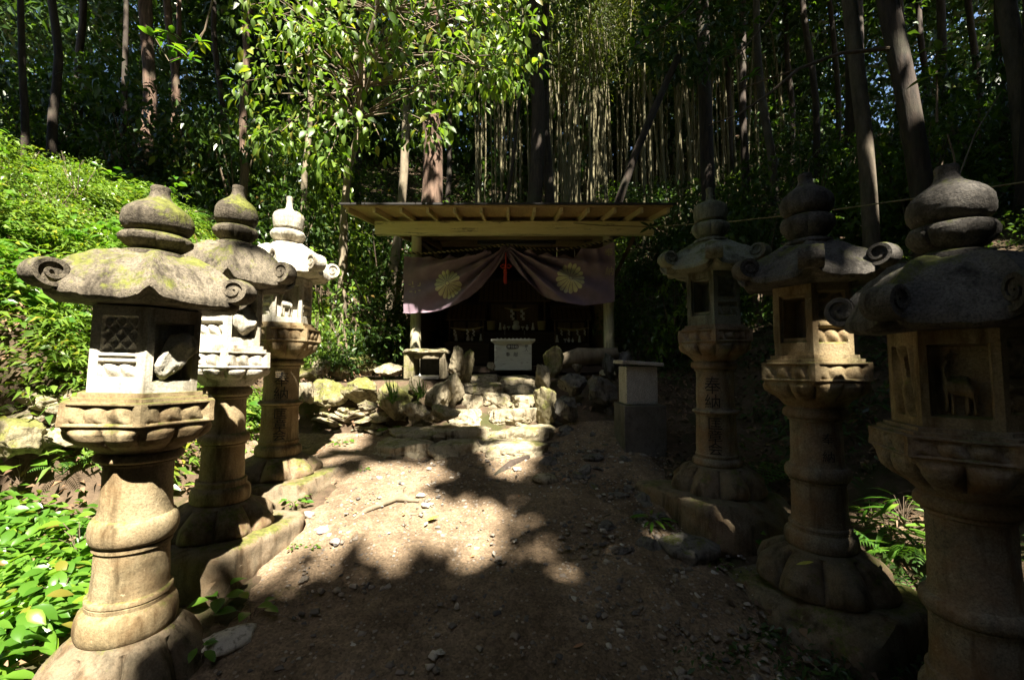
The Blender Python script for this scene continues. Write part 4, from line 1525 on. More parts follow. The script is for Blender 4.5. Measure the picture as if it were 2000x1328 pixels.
mini_shrine(872, 950, 592, 624, 668, 8.0, 'small wooden shrine cabinet with striped roof on the left altar')
mini_shrine(935, 1075, 545, 588, 648, 8.25, 'large wooden shrine cabinet at the centre of the altar')
mini_shrine(1078, 1155, 598, 625, 671, 8.0, 'small wooden shrine cabinet on the right altar')


def shide(pts_px, Y, size, parent_label):
    """straw rope with zigzag paper streamers"""
    a, b = P(*pts_px[0], Y), P(*pts_px[1], Y)
    r = empty('straw_rope', (a + b) / 2, parent_label, 'straw rope')
    c = Vector(r.location)
    mb = MB()
    n = 14
    mb.tube([a - c + (b - a) * k / n + Vector((0, 0, -.04 * math.sin(PI * k / n))) for k in range(n + 1)], [.008 + .012 * math.sin(PI * k / n) for k in range(n + 1)], 8)
    mb.build('rope', M['straw'], r)
    for t in pts_px[2]:
        p = a - c + (b - a) * t + Vector((0, -.025, -.04))
        mb = MB()
        z = p.z; x = p.x
        for k in range(4):
            mb.box((x + (k % 2) * size * .35, p.y - .002 * k, z - size * .3 - k * size * .55), (size * .55, .002, size * .62))
        mb.build('paper_streamer', M['paper'], r, False)


shide(((880, 640), (945, 638), (.12, .5, .68)), 7.72, .055, 'straw rope with white paper streamers across the left shrine cabinet')
shide(((985, 601), (1032, 601), (.3, .72)), 7.9, .085, 'straw rope with long white paper streamers across the centre cabinet')
shide(((1088, 640), (1150, 640), (.12, .35, .62, .85)), 7.72, .045, 'straw rope with white paper streamers across the right shrine cabinet')


def ware(kind, px, ybase, ytop, Y, label, cat):
    b, t = P(px, ybase, Y), P(px, ytop, Y)
    h = t.z - b.z
    prof = {
        'cone': [(.26, 0), (.25, .1), (.16, .5), (.12, .8), (.13, 1)],
        'vase': [(.18, 0), (.24, .12), (.34, .4), (.30, .6), (.12, .72), (.11, .85), (.2, 1)],
        'cup': [(.2, 0), (.12, .2), (.12, .45), (.5, .75), (.55, 1)],
        'pot': [(.42, 0), (.46, .4), (.50, 1)],
        'mochi': [(.26, 0), (.40, .12), (.42, .35), (.34, .52), (.26, .56), (.33, .7), (.30, .88), (.12, 1)],
        'stick': [(.16, 0), (.16, .08), (.06, .14), (.05, .7), (.12, .75), (.12, 1)]}[kind]
    mb = MB()
    mb.lathe([(r * h, z * h) for r, z in prof], (0, 0, 0), 18)
    o = mb.build({'cone': 'sake_bottle', 'vase': 'white_vase', 'cup': 'offering_cup', 'pot': 'square_pot', 'mochi': 'rice_cake', 'stick': 'candle_stand'}[kind], M['straw' if kind == 'pot' else 'porcelain'])
    o.location = (b.x, Y, b.z + .004)
    tag(o, label, cat)
    return o


YA = 8.08
ware('pot', 959, 645, 628, YA, 'squat tan pot at the left end of the tall altar', 'pot')
ware('pot', 1058, 645, 628, YA, 'squat tan pot at the right end of the tall altar', 'pot')
ware('cone', 977, 645, 631, YA, 'white slender bottle beside the left tan pot', 'bottle')
ware('cone', 1041, 645, 631, YA, 'white slender bottle beside the right tan pot', 'bottle')
ware('vase', 985.5, 645, 635, YA, 'small white vase left of the rice cake on the tall altar', 'vase')
ware('vase', 1029.5, 645, 635, YA, 'small white vase right of the rice cake on the tall altar', 'vase')
ware('cup', 993.5, 645, 638, YA, 'white footed cup left of the rice cake', 'cup')
ware('cup', 1021, 645, 638, YA, 'white footed cup right of the rice cake', 'cup')
ware('mochi', 1008, 645, 626, YA, 'stacked white rice cake at the middle of the tall altar', 'rice cake')
ware('stick', 986, 654, 647, 7.93, 'thin white candle stand hanging low at left of the altar front', 'candle stand')
ware('stick', 1024, 654, 647, 7.93, 'thin white candle stand hanging low at right of the altar front', 'candle stand')
YL = 7.82
ware('cone', 891, 666, 653, YL, 'white bottle at the left end of the left altar', 'bottle')
ware('cone', 939, 666, 653, YL, 'white bottle at the right end of the left altar', 'bottle')
ware('mochi', 914, 666, 657, YL, 'small rice cake on the left altar', 'rice cake')
ware('vase', 922, 666, 657, YL, 'small white vase beside the left altar rice cake', 'vase')
ware('cone', 1088, 669, 655, YL, 'white bottle at the left end of the right altar', 'bottle')
ware('cone', 1132, 669, 656, YL, 'white bottle at the right end of the right altar', 'bottle')
ware('cup', 1104, 669, 662, YL, 'white footed cup on the right altar next to its left bottle', 'cup')
ware('vase', 1111, 669, 660, YL, 'small white vase in the middle of the right altar', 'vase')
ware('vase', 1118.5, 669, 661, YL, 'small white vase right of the middle one on the right altar', 'vase')

# the stone hutch left of the steps
h0 = P(825, 742, 5.6)
hut = empty('stone_hutch', h0, 'low stone hutch with slab top and dark opening left of the steps', 'stone hutch')
def lo(px, py, Y=5.6): return P(px, py, Y) - h0
mb = MB(); a, b = lo(783, 690), lo(872, 681)
slab_mesh(mb, a.x, b.x, -.02, .5, b.z, a.z, 55); mb.build('slab_top', M['rock'], hut)
for x0_, x1_, mt in ((787, 807, 'rock_mossy'), (857, 868, 'rock')):
    a, b = lo(x0_, 740), lo(x1_, 689)
    mb = MB(); mb.box(((a.x + b.x) / 2, .22, (a.z + b.z) / 2), (b.x - a.x, .40, b.z - a.z), bevel=.015); mb.build('side_slab', M[mt], hut)
a, b = lo(808, 740), lo(857, 690)
mb = MB(); mb.box(((a.x + b.x) / 2, .40, (a.z + b.z) / 2), (b.x - a.x, .04, b.z - a.z)); mb.build('back_slab', M['concrete'], hut)
mb = MB(); mb.box(((a.x + b.x) / 2, .2, a.z + .02), (b.x - a.x, .36, .04)); mb.build('floor_slab', M['concrete'], hut)
mb = MB(); mb.box(((a.x + b.x) / 2, .03, b.z - .035), (b.x - a.x, .04, .07), bevel=.01); mb.build('lintel', M['rock'], hut)
ware('vase', 820, 737, 730, 5.68, 'tiny white vase standing inside the stone hutch', 'vase')

# granite pedestal on the right
Yp = 4.3
p0 = P(1255, 872, Yp)
ped = empty('granite_pedestal', p0, 'square speckled granite pedestal with sloping cap beside the shaded bank', 'pedestal')
def lp(px, py): return P(px, py, Yp) - p0
a, b = lp(1224, 790), lp(1284, 716)
wq = b.x - a.x; cx = (a.x + b.x) / 2
mb = MB(); mb.box((cx, wq / 2, (a.z + b.z) / 2), (wq, wq, b.z - a.z), bevel=.006); mb.build('block', M['granite_stele'], ped, False)
c, d = lp(1212, 716), lp(1292, 704)
mb = MB(); mb.box((cx, wq / 2, (c.z + d.z) / 2 + .004), (d.x - c.x, wq + .1, .035), Matrix.Rotation(.07, 3, 'Y'), bevel=.006); mb.build('cap', M['granite_stele'], ped, False)
e, f = lp(1218, 880), lp(1298, 791)
mb = MB(); mb.box((cx + .01, wq / 2, (e.z + f.z) / 2 - .03), (f.x - e.x, wq + .12, f.z - e.z + .06), bevel=.008); mb.build('plinth', M['concrete'], ped, False)

# ------------------------------------------------------------------ leaves
def unit(a): return a / (np.linalg.norm(a, axis=1, keepdims=True) + 1e-9)


def leaf_arrays(c, d, nrm, L, W, fold=0.12, curl=0.15):
    """simple leaf: 5 points, two quads folded along the midrib"""
    d = unit(d); s = unit(np.cross(d, nrm)); n = np.cross(s, d)
    L = np.asarray(L).reshape(-1, 1) * np.ones((len(c), 1)); W = np.asarray(W).reshape(-1, 1) * np.ones((len(c), 1))
    B = c; T = c + d * L - n * L * curl
    mid = c + d * L * .45 + n * L * curl * .15
    l = mid + s * W * .5 + n * W * fold; r = mid - s * W * .5 + n * W * fold
    V = np.stack([B, l, mid, r, T], 1).reshape(-1, 3)
    k = np.arange(len(c))[:, None] * 5
    Q = np.stack([k + np.array([0, 2, 4, 1]), k + np.array([0, 3, 4, 2])], 1).reshape(-1, 4)
    return V, Q


def leaf_hi(c, d, nrm, L, W, fold=.15, curl=.3, prof=(0, .72, 1.0, .72, .0)):
    """broad leaf with five stations"""
    d = unit(d); s = unit(np.cross(d, nrm)); n = np.cross(s, d)
    L = np.asarray(L).reshape(-1, 1) * np.ones((len(c), 1)); W = np.asarray(W).reshape(-1, 1) * np.ones((len(c), 1))
    st = []
    ts = np.linspace(0, 1, len(prof))
    for t, p in zip(ts, prof):
        m = c + d * L * t - n * L * curl * t * t
        st += [m + s * W * .5 * p + n * W * fold * p, m, m - s * W * .5 * p + n * W * fold * p]
    V = np.stack(st, 1).reshape(-1, 3)
    m = len(prof)
    k = np.arange(len(c))[:, None] * (3 * m)
    q = []
    for i in range(m - 1):
        a = 3 * i
        q += [k + np.array([a, a + 1, a + 4, a + 3]), k + np.array([a + 1, a + 2, a + 5, a + 4])]
    Q = np.stack(q, 1).reshape(-1, 4)
    return V, Q


class Leaves:
    def __init__(s): s.V = []; s.Q = []; s.A = []; s.k = 0
    def add(s, V, Q, per, attr):
        s.V.append(V); s.Q.append(Q + s.k); s.k += len(V); s.A.append(np.repeat(attr, per))
    def simple(s, c, d, n, L, W, fold=.12, curl=.15, attr=None):
        if len(c) == 0: return
        V, Q = leaf_arrays(c, d, n, L, W, fold, curl)
        s.add(V, Q, 5, rng.random(len(c)) if attr is None else attr)
    def hi(s, c, d, n, L, W, fold=.15, curl=.3, attr=None, prof=(0, .72, 1.0, .72, .0)):
        if len(c) == 0: return
        V, Q = leaf_hi(c, d, n, L, W, fold, curl, prof)
        s.add(V, Q, 3 * len(prof), rng.random(len(c)) if attr is None else attr)
    def mesh(s, name): return fastmesh(name, np.concatenate(s.V), np.concatenate(s.Q), np.concatenate(s.A))


def rdir(n): return unit(rng.normal(size=(n, 3)))


def sph(n, shell=0.5):
    return rdir(n) * (rng.random((n, 1)) ** (1 / 3) * (1 - shell) + shell * rng.random((n, 1)) ** .25)


def blob(lv, c, rad, n, L, W, droop=-.25, up=.7, hi=False, curl=.25, Lvar=.4):
    """clump of leaves filling an ellipsoid"""
    c = np.asarray(c, float); rad = np.asarray(rad, float)
    p = sph(n, .35)
    pos = c + p * rad
    d = unit(p * .8 + rdir(n) * .8 + np.array([0, 0, droop]))
    nn = unit(rdir(n) * .7 + np.array([0, 0, up]) + p * .3)
    s = 1 + (rng.random(n) - .5) * 2 * Lvar
    (lv.hi if hi else lv.simple)(pos, d, nn, L * s, W * s, curl=curl)


# ---- ground cover on the left slope, and on the hill behind: nobody could count it
def cover(name, n, xr, yr, L, W, mat, hmax, dens=None, clump=7, hi=False, up=.8, curl=.3):
    lv = Leaves()
    m = n // clump
    x = rng.uniform(*xr, m); y = rng.uniform(*yr, m)
    if dens is not None:
        k = dens(x, y) > rng.random(m)
        x, y = x[k], y[k]
    m = len(x)
    z = terr(x, y)
    hn = np.array([mnoise.fractal(Vector((a * 1.3, b * 1.3, 4.2)), 1, 2, 3) for a, b in zip(x, y)])
    h = hmax * (.1 + .7 * rng.random(m)) * np.clip(1 + 1.6 * hn, .25, 2.4)
    c = np.stack([x, y, z + h], 1)
    for j in range(clump):
        th = rng.uniform(0, 2 * PI, m)
        r = rng.uniform(.01, .10, m) * (L / .07)
        off = np.stack([r * np.cos(th), r * np.sin(th), rng.uniform(-.05, .05, m) * (L / .07)], 1)
        d = np.stack([np.cos(th), np.sin(th), rng.uniform(-.5, .35, m)], 1)
        nn = unit(np.stack([rng.normal(0, .35, m), rng.normal(0, .35, m) - .25, np.full(m, up)], 1))
        s = .6 + .8 * rng.random(m)
        (lv.hi if hi else lv.simple)(c + off, d, nn, L * s, W * s, curl=curl)
    o = link(name, lv.mesh(name), M[mat], None, True)
    return tag(o, kind='stuff')


def patchy(sc, thr, seed):
    def f(x, y):
        return np.array([1.0 if mnoise.fractal(Vector((a * sc + seed, b * sc, seed)), 1, 2, 3) > thr else .12 for a, b in zip(x, y)])
    return f


def dl(x, y):
    far = np.clip((y - 1) / 2, 0, 1)
    wall = ((x > -2.55) & (y > 4.6)) | ((x > -4.6) & (y > 2.6) & (y < 3.28))
    gap = patchy(.9, -.10, 3)(x, y)
    gap = np.where(gap < .5, .04 + .3 * (y < 4.2), gap)
    return np.where(wall, 0.0, gap)


cover('slope_ground_cover', 64000, (-7.5, -2.6), (3.3, 9.0), .075, .036, 'leaf_slope', .34, dl, 7)
cover('slope_ground_cover', 30000, (-7.5, -2.7), (3.3, 7.5), .11, .020, 'leaf_slope', .34, dl, 7)
M['litter'] = leaf_mat('leaf_litter_brown', (0.07, 0.04, 0.02), (0.22, 0.13, 0.07), 0.7, 0.1, (1, 1, 1))
cover('broad_leaf_cover', 13000, (-7.5, -2.8), (3.45, 9.0), .10, .055, 'leaf_near', .45, patchy(.7, .16, 21), 7, True)
cover('leaf_litter', 22000, (-7.5, -1.75), (1.3, 9.0), .06, .03, 'litter', .03, lambda x, y: np.where((x > -2.5) & (y > 2.2), .25, 1.0), 3, up=1.6)
cover('leaf_litter', 12000, (.95, 6), (1.0, 9.0), .06, .03, 'litter', .03, lambda x, y: np.where((x < 1.3) | (y > 6.2), .2, 1.0), 3, up=1.6)
cover('low_leafy_plants', 2000, (-3.6, -1.95), (1.35, 2.75), .105, .055, 'leaf_near', .20, lambda x, y: ((x + 1.75) ** 2 + (y - 2.0) ** 2 > .16) * np.where(x < -2.1 - .1 * y + .1, 1.0, .25), 7, True, curl=.35)
cover('low_leafy_plants', 1500, (-3.8, -2.3), (1.8, 2.75), .075, .04, 'leaf_near', .16, patchy(1.2, -.05, 8), 7, True)
cover('low_leafy_plants', 3200, (-3.7, -2.2), (2.3, 3.1), .085, .045, 'leaf_near', .17, patchy(1.1, -.3, 18), 7, True)
cover('hill_undergrowth', 90000, (-16, 18), (9.7, 25), .13, .06, 'leaf_dark', .7, patchy(.45, -.15, 11), 7)
cover('bank_undergrowth', 30000, (1.9, 9), (2.4, 10), .075, .03, 'leaf_dark', .35, lambda x, y: np.where((x < 2.7) & (y > 4.2), .15, patchy(.8, -.2, 5)(x, y)), 7)
cover('bank_undergrowth', 9000, (.75, 3.2), (1.0, 2.3), .038, .014, 'leaf_dark', .07, lambda x, y: np.clip((x - .75 + (1.6 - y) * .1) * 1.6, 0, 1), 7)


# ---- small plants, each a thing
def on(px, py): 
    p = G(px, py); return np.array([p.x, p.y, p.z])


def sprig(name, px, py, n, L, W, label, cat='plant', mat='leaf_near', spread=.08, h=.06, group=None, curl=.3, lift=.02, base=None):
    p = on(px, py) if base is None else np.asarray(base, float)
    root = empty(name, p, label, cat, group)
    lv = Leaves()
    th = np.arange(n) * 2.399 + rng.random(n) * .5
    r = spread * np.sqrt((np.arange(n) + .5) / n)
    pos = np.stack([r * np.cos(th), r * np.sin(th), lift + h * rng.uniform(.4, 1, n)], 1)
    d = np.stack([np.cos(th), np.sin(th), rng.uniform(-.1, .35, n)], 1)
    nn = unit(np.stack([rng.normal(0, .25, n), rng.normal(-.2, .25, n), np.ones(n)], 1))
    s = rng.uniform(.7, 1.15, n)
    lv.hi(pos, d, nn, L * s, W * s, curl=curl)
    link('leaves', lv.mesh('leaves'), M[mat], root)
    mb = MB()
    for q in pos[:min(n, 14)]: mb.tube([(0, 0, -.02), (q[0] * .5, q[1] * .5, q[2] * .7), tuple(q)], .0022, 4, cap=False)
    mb.build('stems', M['twig'], root)
    return root


sprig('leafy_sprout', 515, 1080, 34, .032, .02, 'bushy little green sprout on the mossy soil by the left path edge', spread=.075, h=.05)
sprig('leafy_sprout', 573, 1082, 9, .026, .016, 'tiny sprout right of the bushy one at the left path edge', spread=.03, h=.03)
sprig('leafy_sprout', 610, 1080, 6, .03, .02, 'flat tiny sprout nearest the path among the left edge sprouts', spread=.03, h=.02)
sprig('leafy_sprout', 575, 995, 18, .055, .03, 'pale green sprout growing before the far left lantern plinth', spread=.09, h=.07)
sprig('leafy_sprout', 762, 853, 14, .08, .04, 'bright green sprout growing between the lowest steps', spread=.08, h=.09)
sprig('leafy_sprout', 665, 872, 14, .06, .035, 'low sprout on the ground right of the far left lantern', spread=.10, h=.04)
sprig('leafy_sprout', 710, 925, 8, .04, .02, 'faint flat sprout on the soil below the steps', spread=.05, h=.03)
sprig('broad_leaf_plant', 432, 1192, 5, .095, .062, 'broad round leaved plant beside the nearest left lantern base', spread=.06, h=.09)
sprig('broad_leaf_plant', 492, 1215, 6, .09, .055, 'broad leaved plant on the orange soil right of the nearest left lantern', spread=.08, h=.09)
sprig('broad_leaf_plant', 388, 1310, 6, .075, .04, 'dark green small leaved plant at the bottom by the lantern base', spread=.04, h=.10)
sprig('broad_leaf_plant', 120, 1190, 8, .12, .065, 'large leaved bright plant at the left foot of the nearest lantern', spread=.10, h=.14)
sprig('broad_leaf_plant', 40, 955, 9, .17, .11, 'big pale leaved plant at the left edge below the ledge wall', spread=.16, h=.16)
sprig('broad_leaf_plant', 155, 1090, 12, .12, .06, 'lush leafy plant leaning against the nearest left lantern shaft', spread=.14, h=.20)
sprig('narrow_leaf_sprout', 1275, 1028, 13, .115, .024, 'blue green narrow leaved sprout at the shaded right path edge', spread=.06, h=.05, curl=.35)
sprig('leafy_sprout', 1470, 1068, 8, .07, .045, 'bright sprout between the two right plinths', spread=.05, h=.10)
sprig('leafy_sprout', 1400, 1112, 16, .04, .014, 'dim grassy sprout beside the broad flat dark stone', spread=.07, h=.03)
sprig('leafy_sprout', 1050, 888, 8, .04, .025, 'small green sprout under the lowest step at its right end', spread=.04, h=.03)


def fern(px, py, n, L, label, base=None, tilt=.7, mat='fern', seed=0):
    p = on(px, py) if base is None else np.asarray(base, float)
    if base is not None: p[2] = float(terr(p[0], p[1])) + .03
    root = empty('fern', p, label, 'fern')
    for k in range(n):
        th = 2 * PI * k / n + rng.uniform(-.4, .4)
        l = L * rng.uniform(.7, 1.1)
        m = 17
        t = np.linspace(0.02, 1, m)
        out = l * (t * .85); up = l * (.75 * tilt * 2 * t - .75 * t ** 2.2)
        pts = np.stack([out * math.cos(th), out * math.sin(th), up], 1)
        mb = MB(); mb.tube([tuple(q) for q in pts[::3]], [.003 * (1 - i / 12) for i in range(len(pts[::3]))], 4, cap=False)
        fr = mb.build('frond', M[mat], root)
        lv = Leaves()
        tang = unit(np.gradient(pts, axis=0))
        side = unit(np.cross(tang, np.array([0, 0, 1.0])))
        wl = l * .20 * np.sin(PI * np.clip(t * .92 + .08, 0, 1)) ** .8 + .004
        for sg in (-1, 1):
            lv.simple(pts[2:], side[2:] * sg + tang[2:] * .45 + np.array([0, 0, -.15]), np.cross(side, tang)[2:] * 1.0, wl[2:], l * .030, curl=.25, fold=.05)
        link('leaflets', lv.mesh('leaflets'), M[mat], fr)
    return root


fern(120, 930, 6, .30, 'bright fern below the ledge wall left of the nearest lantern')
fern(1745, 1100, 8, .46, 'sunlit bright fern growing behind the middle right lantern')
fern(1790, 1180, 6, .34, 'dim fern in front of the nearest right lantern shaft', tilt=.8)
sprig('strap_leaf_plant', 1735, 1060, 16, .26, .028, 'sunlit plant of long strap leaves behind the middle right lantern shaft', spread=.08, h=.12, curl=.45)
sprig('strap_leaf_plant', 1775, 1110, 18, .30, .026, 'broad tuft of arching strap leaves beside the nearest right lantern shaft', spread=.09, h=.16, curl=.5)
sprig('strap_leaf_plant', 1765, 1030, 14, .28, .026, 'upright strap leaved plant at the back between the two right lanterns', spread=.07, h=.18, curl=.4)
sprig('strap_leaf_plant', 1700, 1020, 10, .22, .026, 'smaller strap leaved plant close behind the middle right lantern', spread=.06, h=.10, curl=.45)
fern(150, 285, 7, .55, 'pale feathery fern on the upper left slope', base=P(145, 285, 7.0))
fern(770, 690, 6, .45, 'sunlit fern left of the white shrine post foot', base=P(772, 700, 6.4))
fern(250, 300, 6, .6, 'dark green fern under the trees on the left slope', base=P(262, 318, 7.5))
fern(330, 300, 6, .6, 'fern right of the dark slope fern above the pale rock', base=P(345, 315, 7.8))
for k in range(15):
    x_ = random.uniform(-6.2, -3.3); y_ = random.uniform(3.2, 8.0)
    f_ = fern(0, 0, 6, random.uniform(.4, .65), 'light green fern among the leaves of the sunlit slope', base=(x_, y_, float(terr(x_, y_)) + .12))
    f_['group'] = 'ferns of the sunlit slope'
fern(1480, 900, 6, .42, 'dark strap fern between the far and middle right lanterns', base=P(1485, 920, 3.6))


def tuft(px, py, Y, n, L, label):
    p = P(px, py, Y)
    root = empty('grass_tuft', p, label, 'grass tuft')
    lv = Leaves()
    th = rng.uniform(0, 2 * PI, n)
    d = np.stack([np.cos(th) * .7, np.sin(th) * .7 - .3, rng.uniform(.3, 1.2, n)], 1)
    lv.hi(np.zeros((n, 3)) + rng.normal(0, .012, (n, 3)), d, np.stack([np.cos(th), np.sin(th), np.full(n, .8)], 1), L * rng.uniform(.6, 1.1, n), .012, curl=.6, prof=(.6, 1, .9, .6, 0))
    link('blades', lv.mesh('blades'), M['fern'], root)


tuft(768, 785, 4.8, 34, .26, 'spiky grass tuft hanging before the tall mossy terrace boulder')
tuft(822, 775, 4.8, 26, .2, 'grass tuft growing between the mossy and the oval terrace boulder')


# bits of twig strewn on the ground
mb = MB()
for k in range(130):
    x_, y_ = random.choice([(random.uniform(-1.2, 1.4), random.uniform(1.1, 4.2)), (random.uniform(.6, 1.7), random.uniform(1.2, 4.4)), (random.uniform(-3.2, -2.0), random.uniform(1.5, 3.2))])
    a_ = random.uniform(0, 6.3); l_ = random.uniform(.03, .14)
    z_ = float(terr(x_, y_)) + .045
    mb.tube([(x_, y_, z_), (x_ + l_ * .5 * math.cos(a_), y_ + l_ * .5 * math.sin(a_), z_ + random.uniform(0, .012)), (x_ + l_ * math.cos(a_ + .3), y_ + l_ * math.sin(a_ + .3), z_)], [.003, .0026, .0015], 5)
tag(mb.build('twig_litter', M['twig']), kind='stuff')


# fallen leaves
def fallen(px, py, L, W, mat, label, yaw, curl=.5, base=None):
    p = on(px, py) if base is None else np.asarray(base)
    lv = Leaves()
    lv.hi(np.array([[0, 0, .02]]), np.array([[math.cos(yaw), math.sin(yaw), .1]]), np.array([[0, -.1, 1.0]]), L, W, curl=-curl * .4, fold=.2)
    o = link('fallen_leaf', lv.mesh('fallen_leaf'), M[mat])
    o.location = (p[0], p[1], p[2] + .02)
    tag(o, label, 'leaf')


fallen(832, 1030, .09, .05, 'yellow_leaf', 'curled yellow green leaf fallen on the sunlit path', .1)
fallen(1118, 1288, .06, .022, 'dry_leaf', 'reddish brown dry leaf on the dark foreground path', .05)
fallen(962, 970, .05, .03, 'dry_leaf', 'tan dry leaf right of the white stones on the path', .5)
fallen(1098, 950, .06, .035, 'dry_leaf', 'pinkish dry leaf on the shaded path by the root', .7)
fallen(1553, 1118, .08, .03, 'yellow_leaf', 'yellow leaf lying on the middle right lantern base', -.3, base=np.array(P(1555, 1118, 2.2)))
fallen(1340, 1035, .05, .03, 'yellow_leaf', 'small yellow leaf among the gravel right of the path', .2)
for i in range(26):
    fallen(random.uniform(560, 1180), random.uniform(930, 1120), random.uniform(.025, .05), .02, random.choice(['dry_leaf', 'rock_pale']), 'small dry leaf scrap scattered on the path', random.uniform(0, 6))
for o in [o for o in C.objects if o.get('label') == 'small dry leaf scrap scattered on the path']: o['group'] = 'dry leaf scraps on the path'


# ------------------------------------------------------------------ trees
def trunk_pts(base, top, bow=.3, n=14, wig=.05, seed=0):
    base, top = Vector(base), Vector(top)
    out = []
    for i in range(n + 1):
        t = i / n
        p = base.lerp(top, t)
        L = (top - base).length
        p += Vector((fbm(t * 2 + seed, .3, seed, 2), fbm(t * 2, 5.3, seed, 2), 0)) * wig * L * math.sin(PI * min(1, t * 1.2 + .05))
        p += Vector((bow * math.sin(PI * t), 0, 0))
        out.append(p)
    return out


def trunk_radii(r0, r1, n=14, flare=.5):
    return [r0 + (r1 - r0) * (i / n) + r0 * flare * math.exp(-i / n * 18) for i in range(n + 1)]


def tree(name, base, top, r0, r1, label, bark='bark_dark', crown=None, leafm='leaf_dark', branches=(), group=None, bow=.0, wig=.03, seg=12, seed=1, cat='tree'):
    base = Vector(base)
    root = empty(name, base, label, cat, group)
    mb = MB()
    pts = [p - base for p in trunk_pts(base, top, bow, seed=seed, wig=wig)]
    mb.tube(pts, trunk_radii(r0, r1), seg)
    o = mb.build('trunk', M[bark], root)
    if bark == 'bark_cedar':
        for v in o.data.vertices:
            a = math.atan2(v.co.y - 0, v.co.x + 0.0)
            v.co += Vector((fbm(v.co.x * 6, v.co.y * 6, v.co.z * .5, 3), fbm(v.co.x * 6 + 9, v.co.y * 6, v.co.z * .5, 3), 0)) * r0 * .18
    if branches:
        for bp, r in branches:
            mb = MB(); mb.tube([Vector(p) - base for p in bp], [r * (1 - .75 * i / (len(bp) - 1)) for i in range(len(bp))], 7)
            mb.build('branch', M[bark], root)
    if crown is not None:
        lv = Leaves()
        for (c, rad, n, L, W, kw) in crown: blob(lv, np.asarray(c, float) - np.array(base), rad, n, L, W, **kw)
        link('crown', lv.mesh('crown'), M[leafm], root)
    return root


def tb(px, Y, dz=-.2):                       # point on the ground under a photo column
    x = P(px, 500, Y).x
    return Vector((x, Y, float(terr(x, Y)) + dz))


# the glossy broadleaf tree whose sunlit crown hangs over the left of the shrine roof
b0 = P(668, 560, 6.6)
t0 = P(702, 170, 6.6); t1 = P(690, -60, 6.3)
b0.z = float(terr(b0.x, b0.y)) - .1
base = b0
root = empty('broadleaf_tree', base, 'slender glossy leaved tree with sunlit crown hanging left of the shrine roof', 'tree')
mb = MB()
mb.tube([p - base for p in (b0, P(672, 420, 6.6), P(680, 330, 6.6), P(700, 260, 6.55), P(703, 170, 6.5), P(712, 110, 6.4), P(735, 20, 6.2), P(760, -90, 6.0))], [.085, .06, .055, .05, .045, .035, .028, .02], 9)
mb.build('trunk', M['bark_pale'], root)
lv = Leaves()
clusters = []
r_ = random.Random(4)
for k in range(115):
    px = r_.uniform(470, 1035); py = r_.uniform(-60, 330)
    # outline of the crown in the photo: hangs lower between 560 and 860
    low = np.interp(px, [460, 520, 600, 700, 800, 900, 960, 1040], [150, 300, 330, 300, 290, 210, 190, 160])
    if py > low: py = r_.uniform(-60, low)
    clusters.append(P(px, py, r_.uniform(5.2, 6.9)))
for px, py in ((500, 95), (540, 60), (520, 130), (590, 90), (640, 75), (560, 30), (700, 70), (760, 60), (790, 40), (830, 110), (850, 60), (900, 110), (860, 170), (840, 240), (945, 140), (1010, 60), (730, 105), (620, 40)):
    clusters.append(P(px, py, r_.uniform(5.0, 5.6)))
anchors = [P(703, 170, 6.5), P(712, 110, 6.4), P(735, 20, 6.2), P(700, 230, 6.5), P(760, -90, 6.0)]
mbb = MB()
for c in clusters:
    a = min(anchors, key=lambda q: (q - c).length + r_.random())
    m = a.lerp(c, .55) + Vector((0, 0, .18))
    mbb.tube([a - base, m - base, c - base], [.016, .010, .004], 5, cap=False)
    n = r_.randint(16, 30)
    rad = np.array([.34, .30, .24])
    p = sph(n, .3)
    pos = np.array(c) + p * rad
    d = unit(p * .8 + rdir(n) * .6 + np.array([0, -.1, -.55]))
    nn = unit(rdir(n) * .6 + np.array([0, -.55, .75]))
    s = rng.uniform(.5, 1.25, n)
    lv.hi(pos - np.array(base), d, nn, .142 * s, .066 * s, curl=.35)
mbb.build('branches', M['twig'], root)
link('crown', lv.mesh('crown'), M['leaf_camellia'], root)

# big trunks behind the shrine
big = lambda c, r, n, L=.20, W=.075, **k: (c, r, n, L, W, k)
tree('cedar_tree', tb(822, 11.0), tb(822, 11.0) + Vector((.35, .3, 14)), .30, .16, 'thick reddish cedar with bright streaked bark behind the shrine roof', 'bark_cedar',
     [big((-2.2, 11.3, 13), (2.2, 2, 3), 2600)], seg=40, seed=3)
tree('cedar_tree', tb(1022, 10.6), tb(1022, 10.6) + Vector((.5, .2, 15)), .20, .13, 'tall dark cedar standing behind the middle of the shrine roof', 'bark_dark',
     [big((.5, 10.8, 14.5), (2.2, 2, 3), 2600)], seg=32, seed=4)
tree('slim_tree', tb(752, 10.2), P(795, 190, 10.2), .12, .09, 'leaning pale slim tree left of the thick cedar', 'bark_pale', [big(P(800, 120, 10.2), (1.2, 1, 1.2), 700)], seed=5, bow=.1)
tree('slim_tree', tb(1060, 11.5), tb(1060, 11.5) + Vector((.1, 0, 9)), .15, .10, 'dark slim trunk just right of the tall dark cedar', 'bark_dark', [big((.8, 11.5, 10.5), (1.5, 1.4, 2), 900)], seed=6)
tree('slim_tree', tb(1130, 9.9), P(1325, 110, 9.0), .12, .07, 'dark trunk leaning far to the right above the roof', 'bark_dark', [big(P(1340, 60, 9.0), (1.3, 1, 1), 900)], seed=7, bow=-.35)
tree('slim_tree', tb(955, 11.0), P(1020, 150, 11.0), .06, .04, 'thin dark sapling leaning towards the tall cedar', 'bark_dark', [big(P(1020, 130, 11.0), (.8, .7, .8), 400)], seed=8)
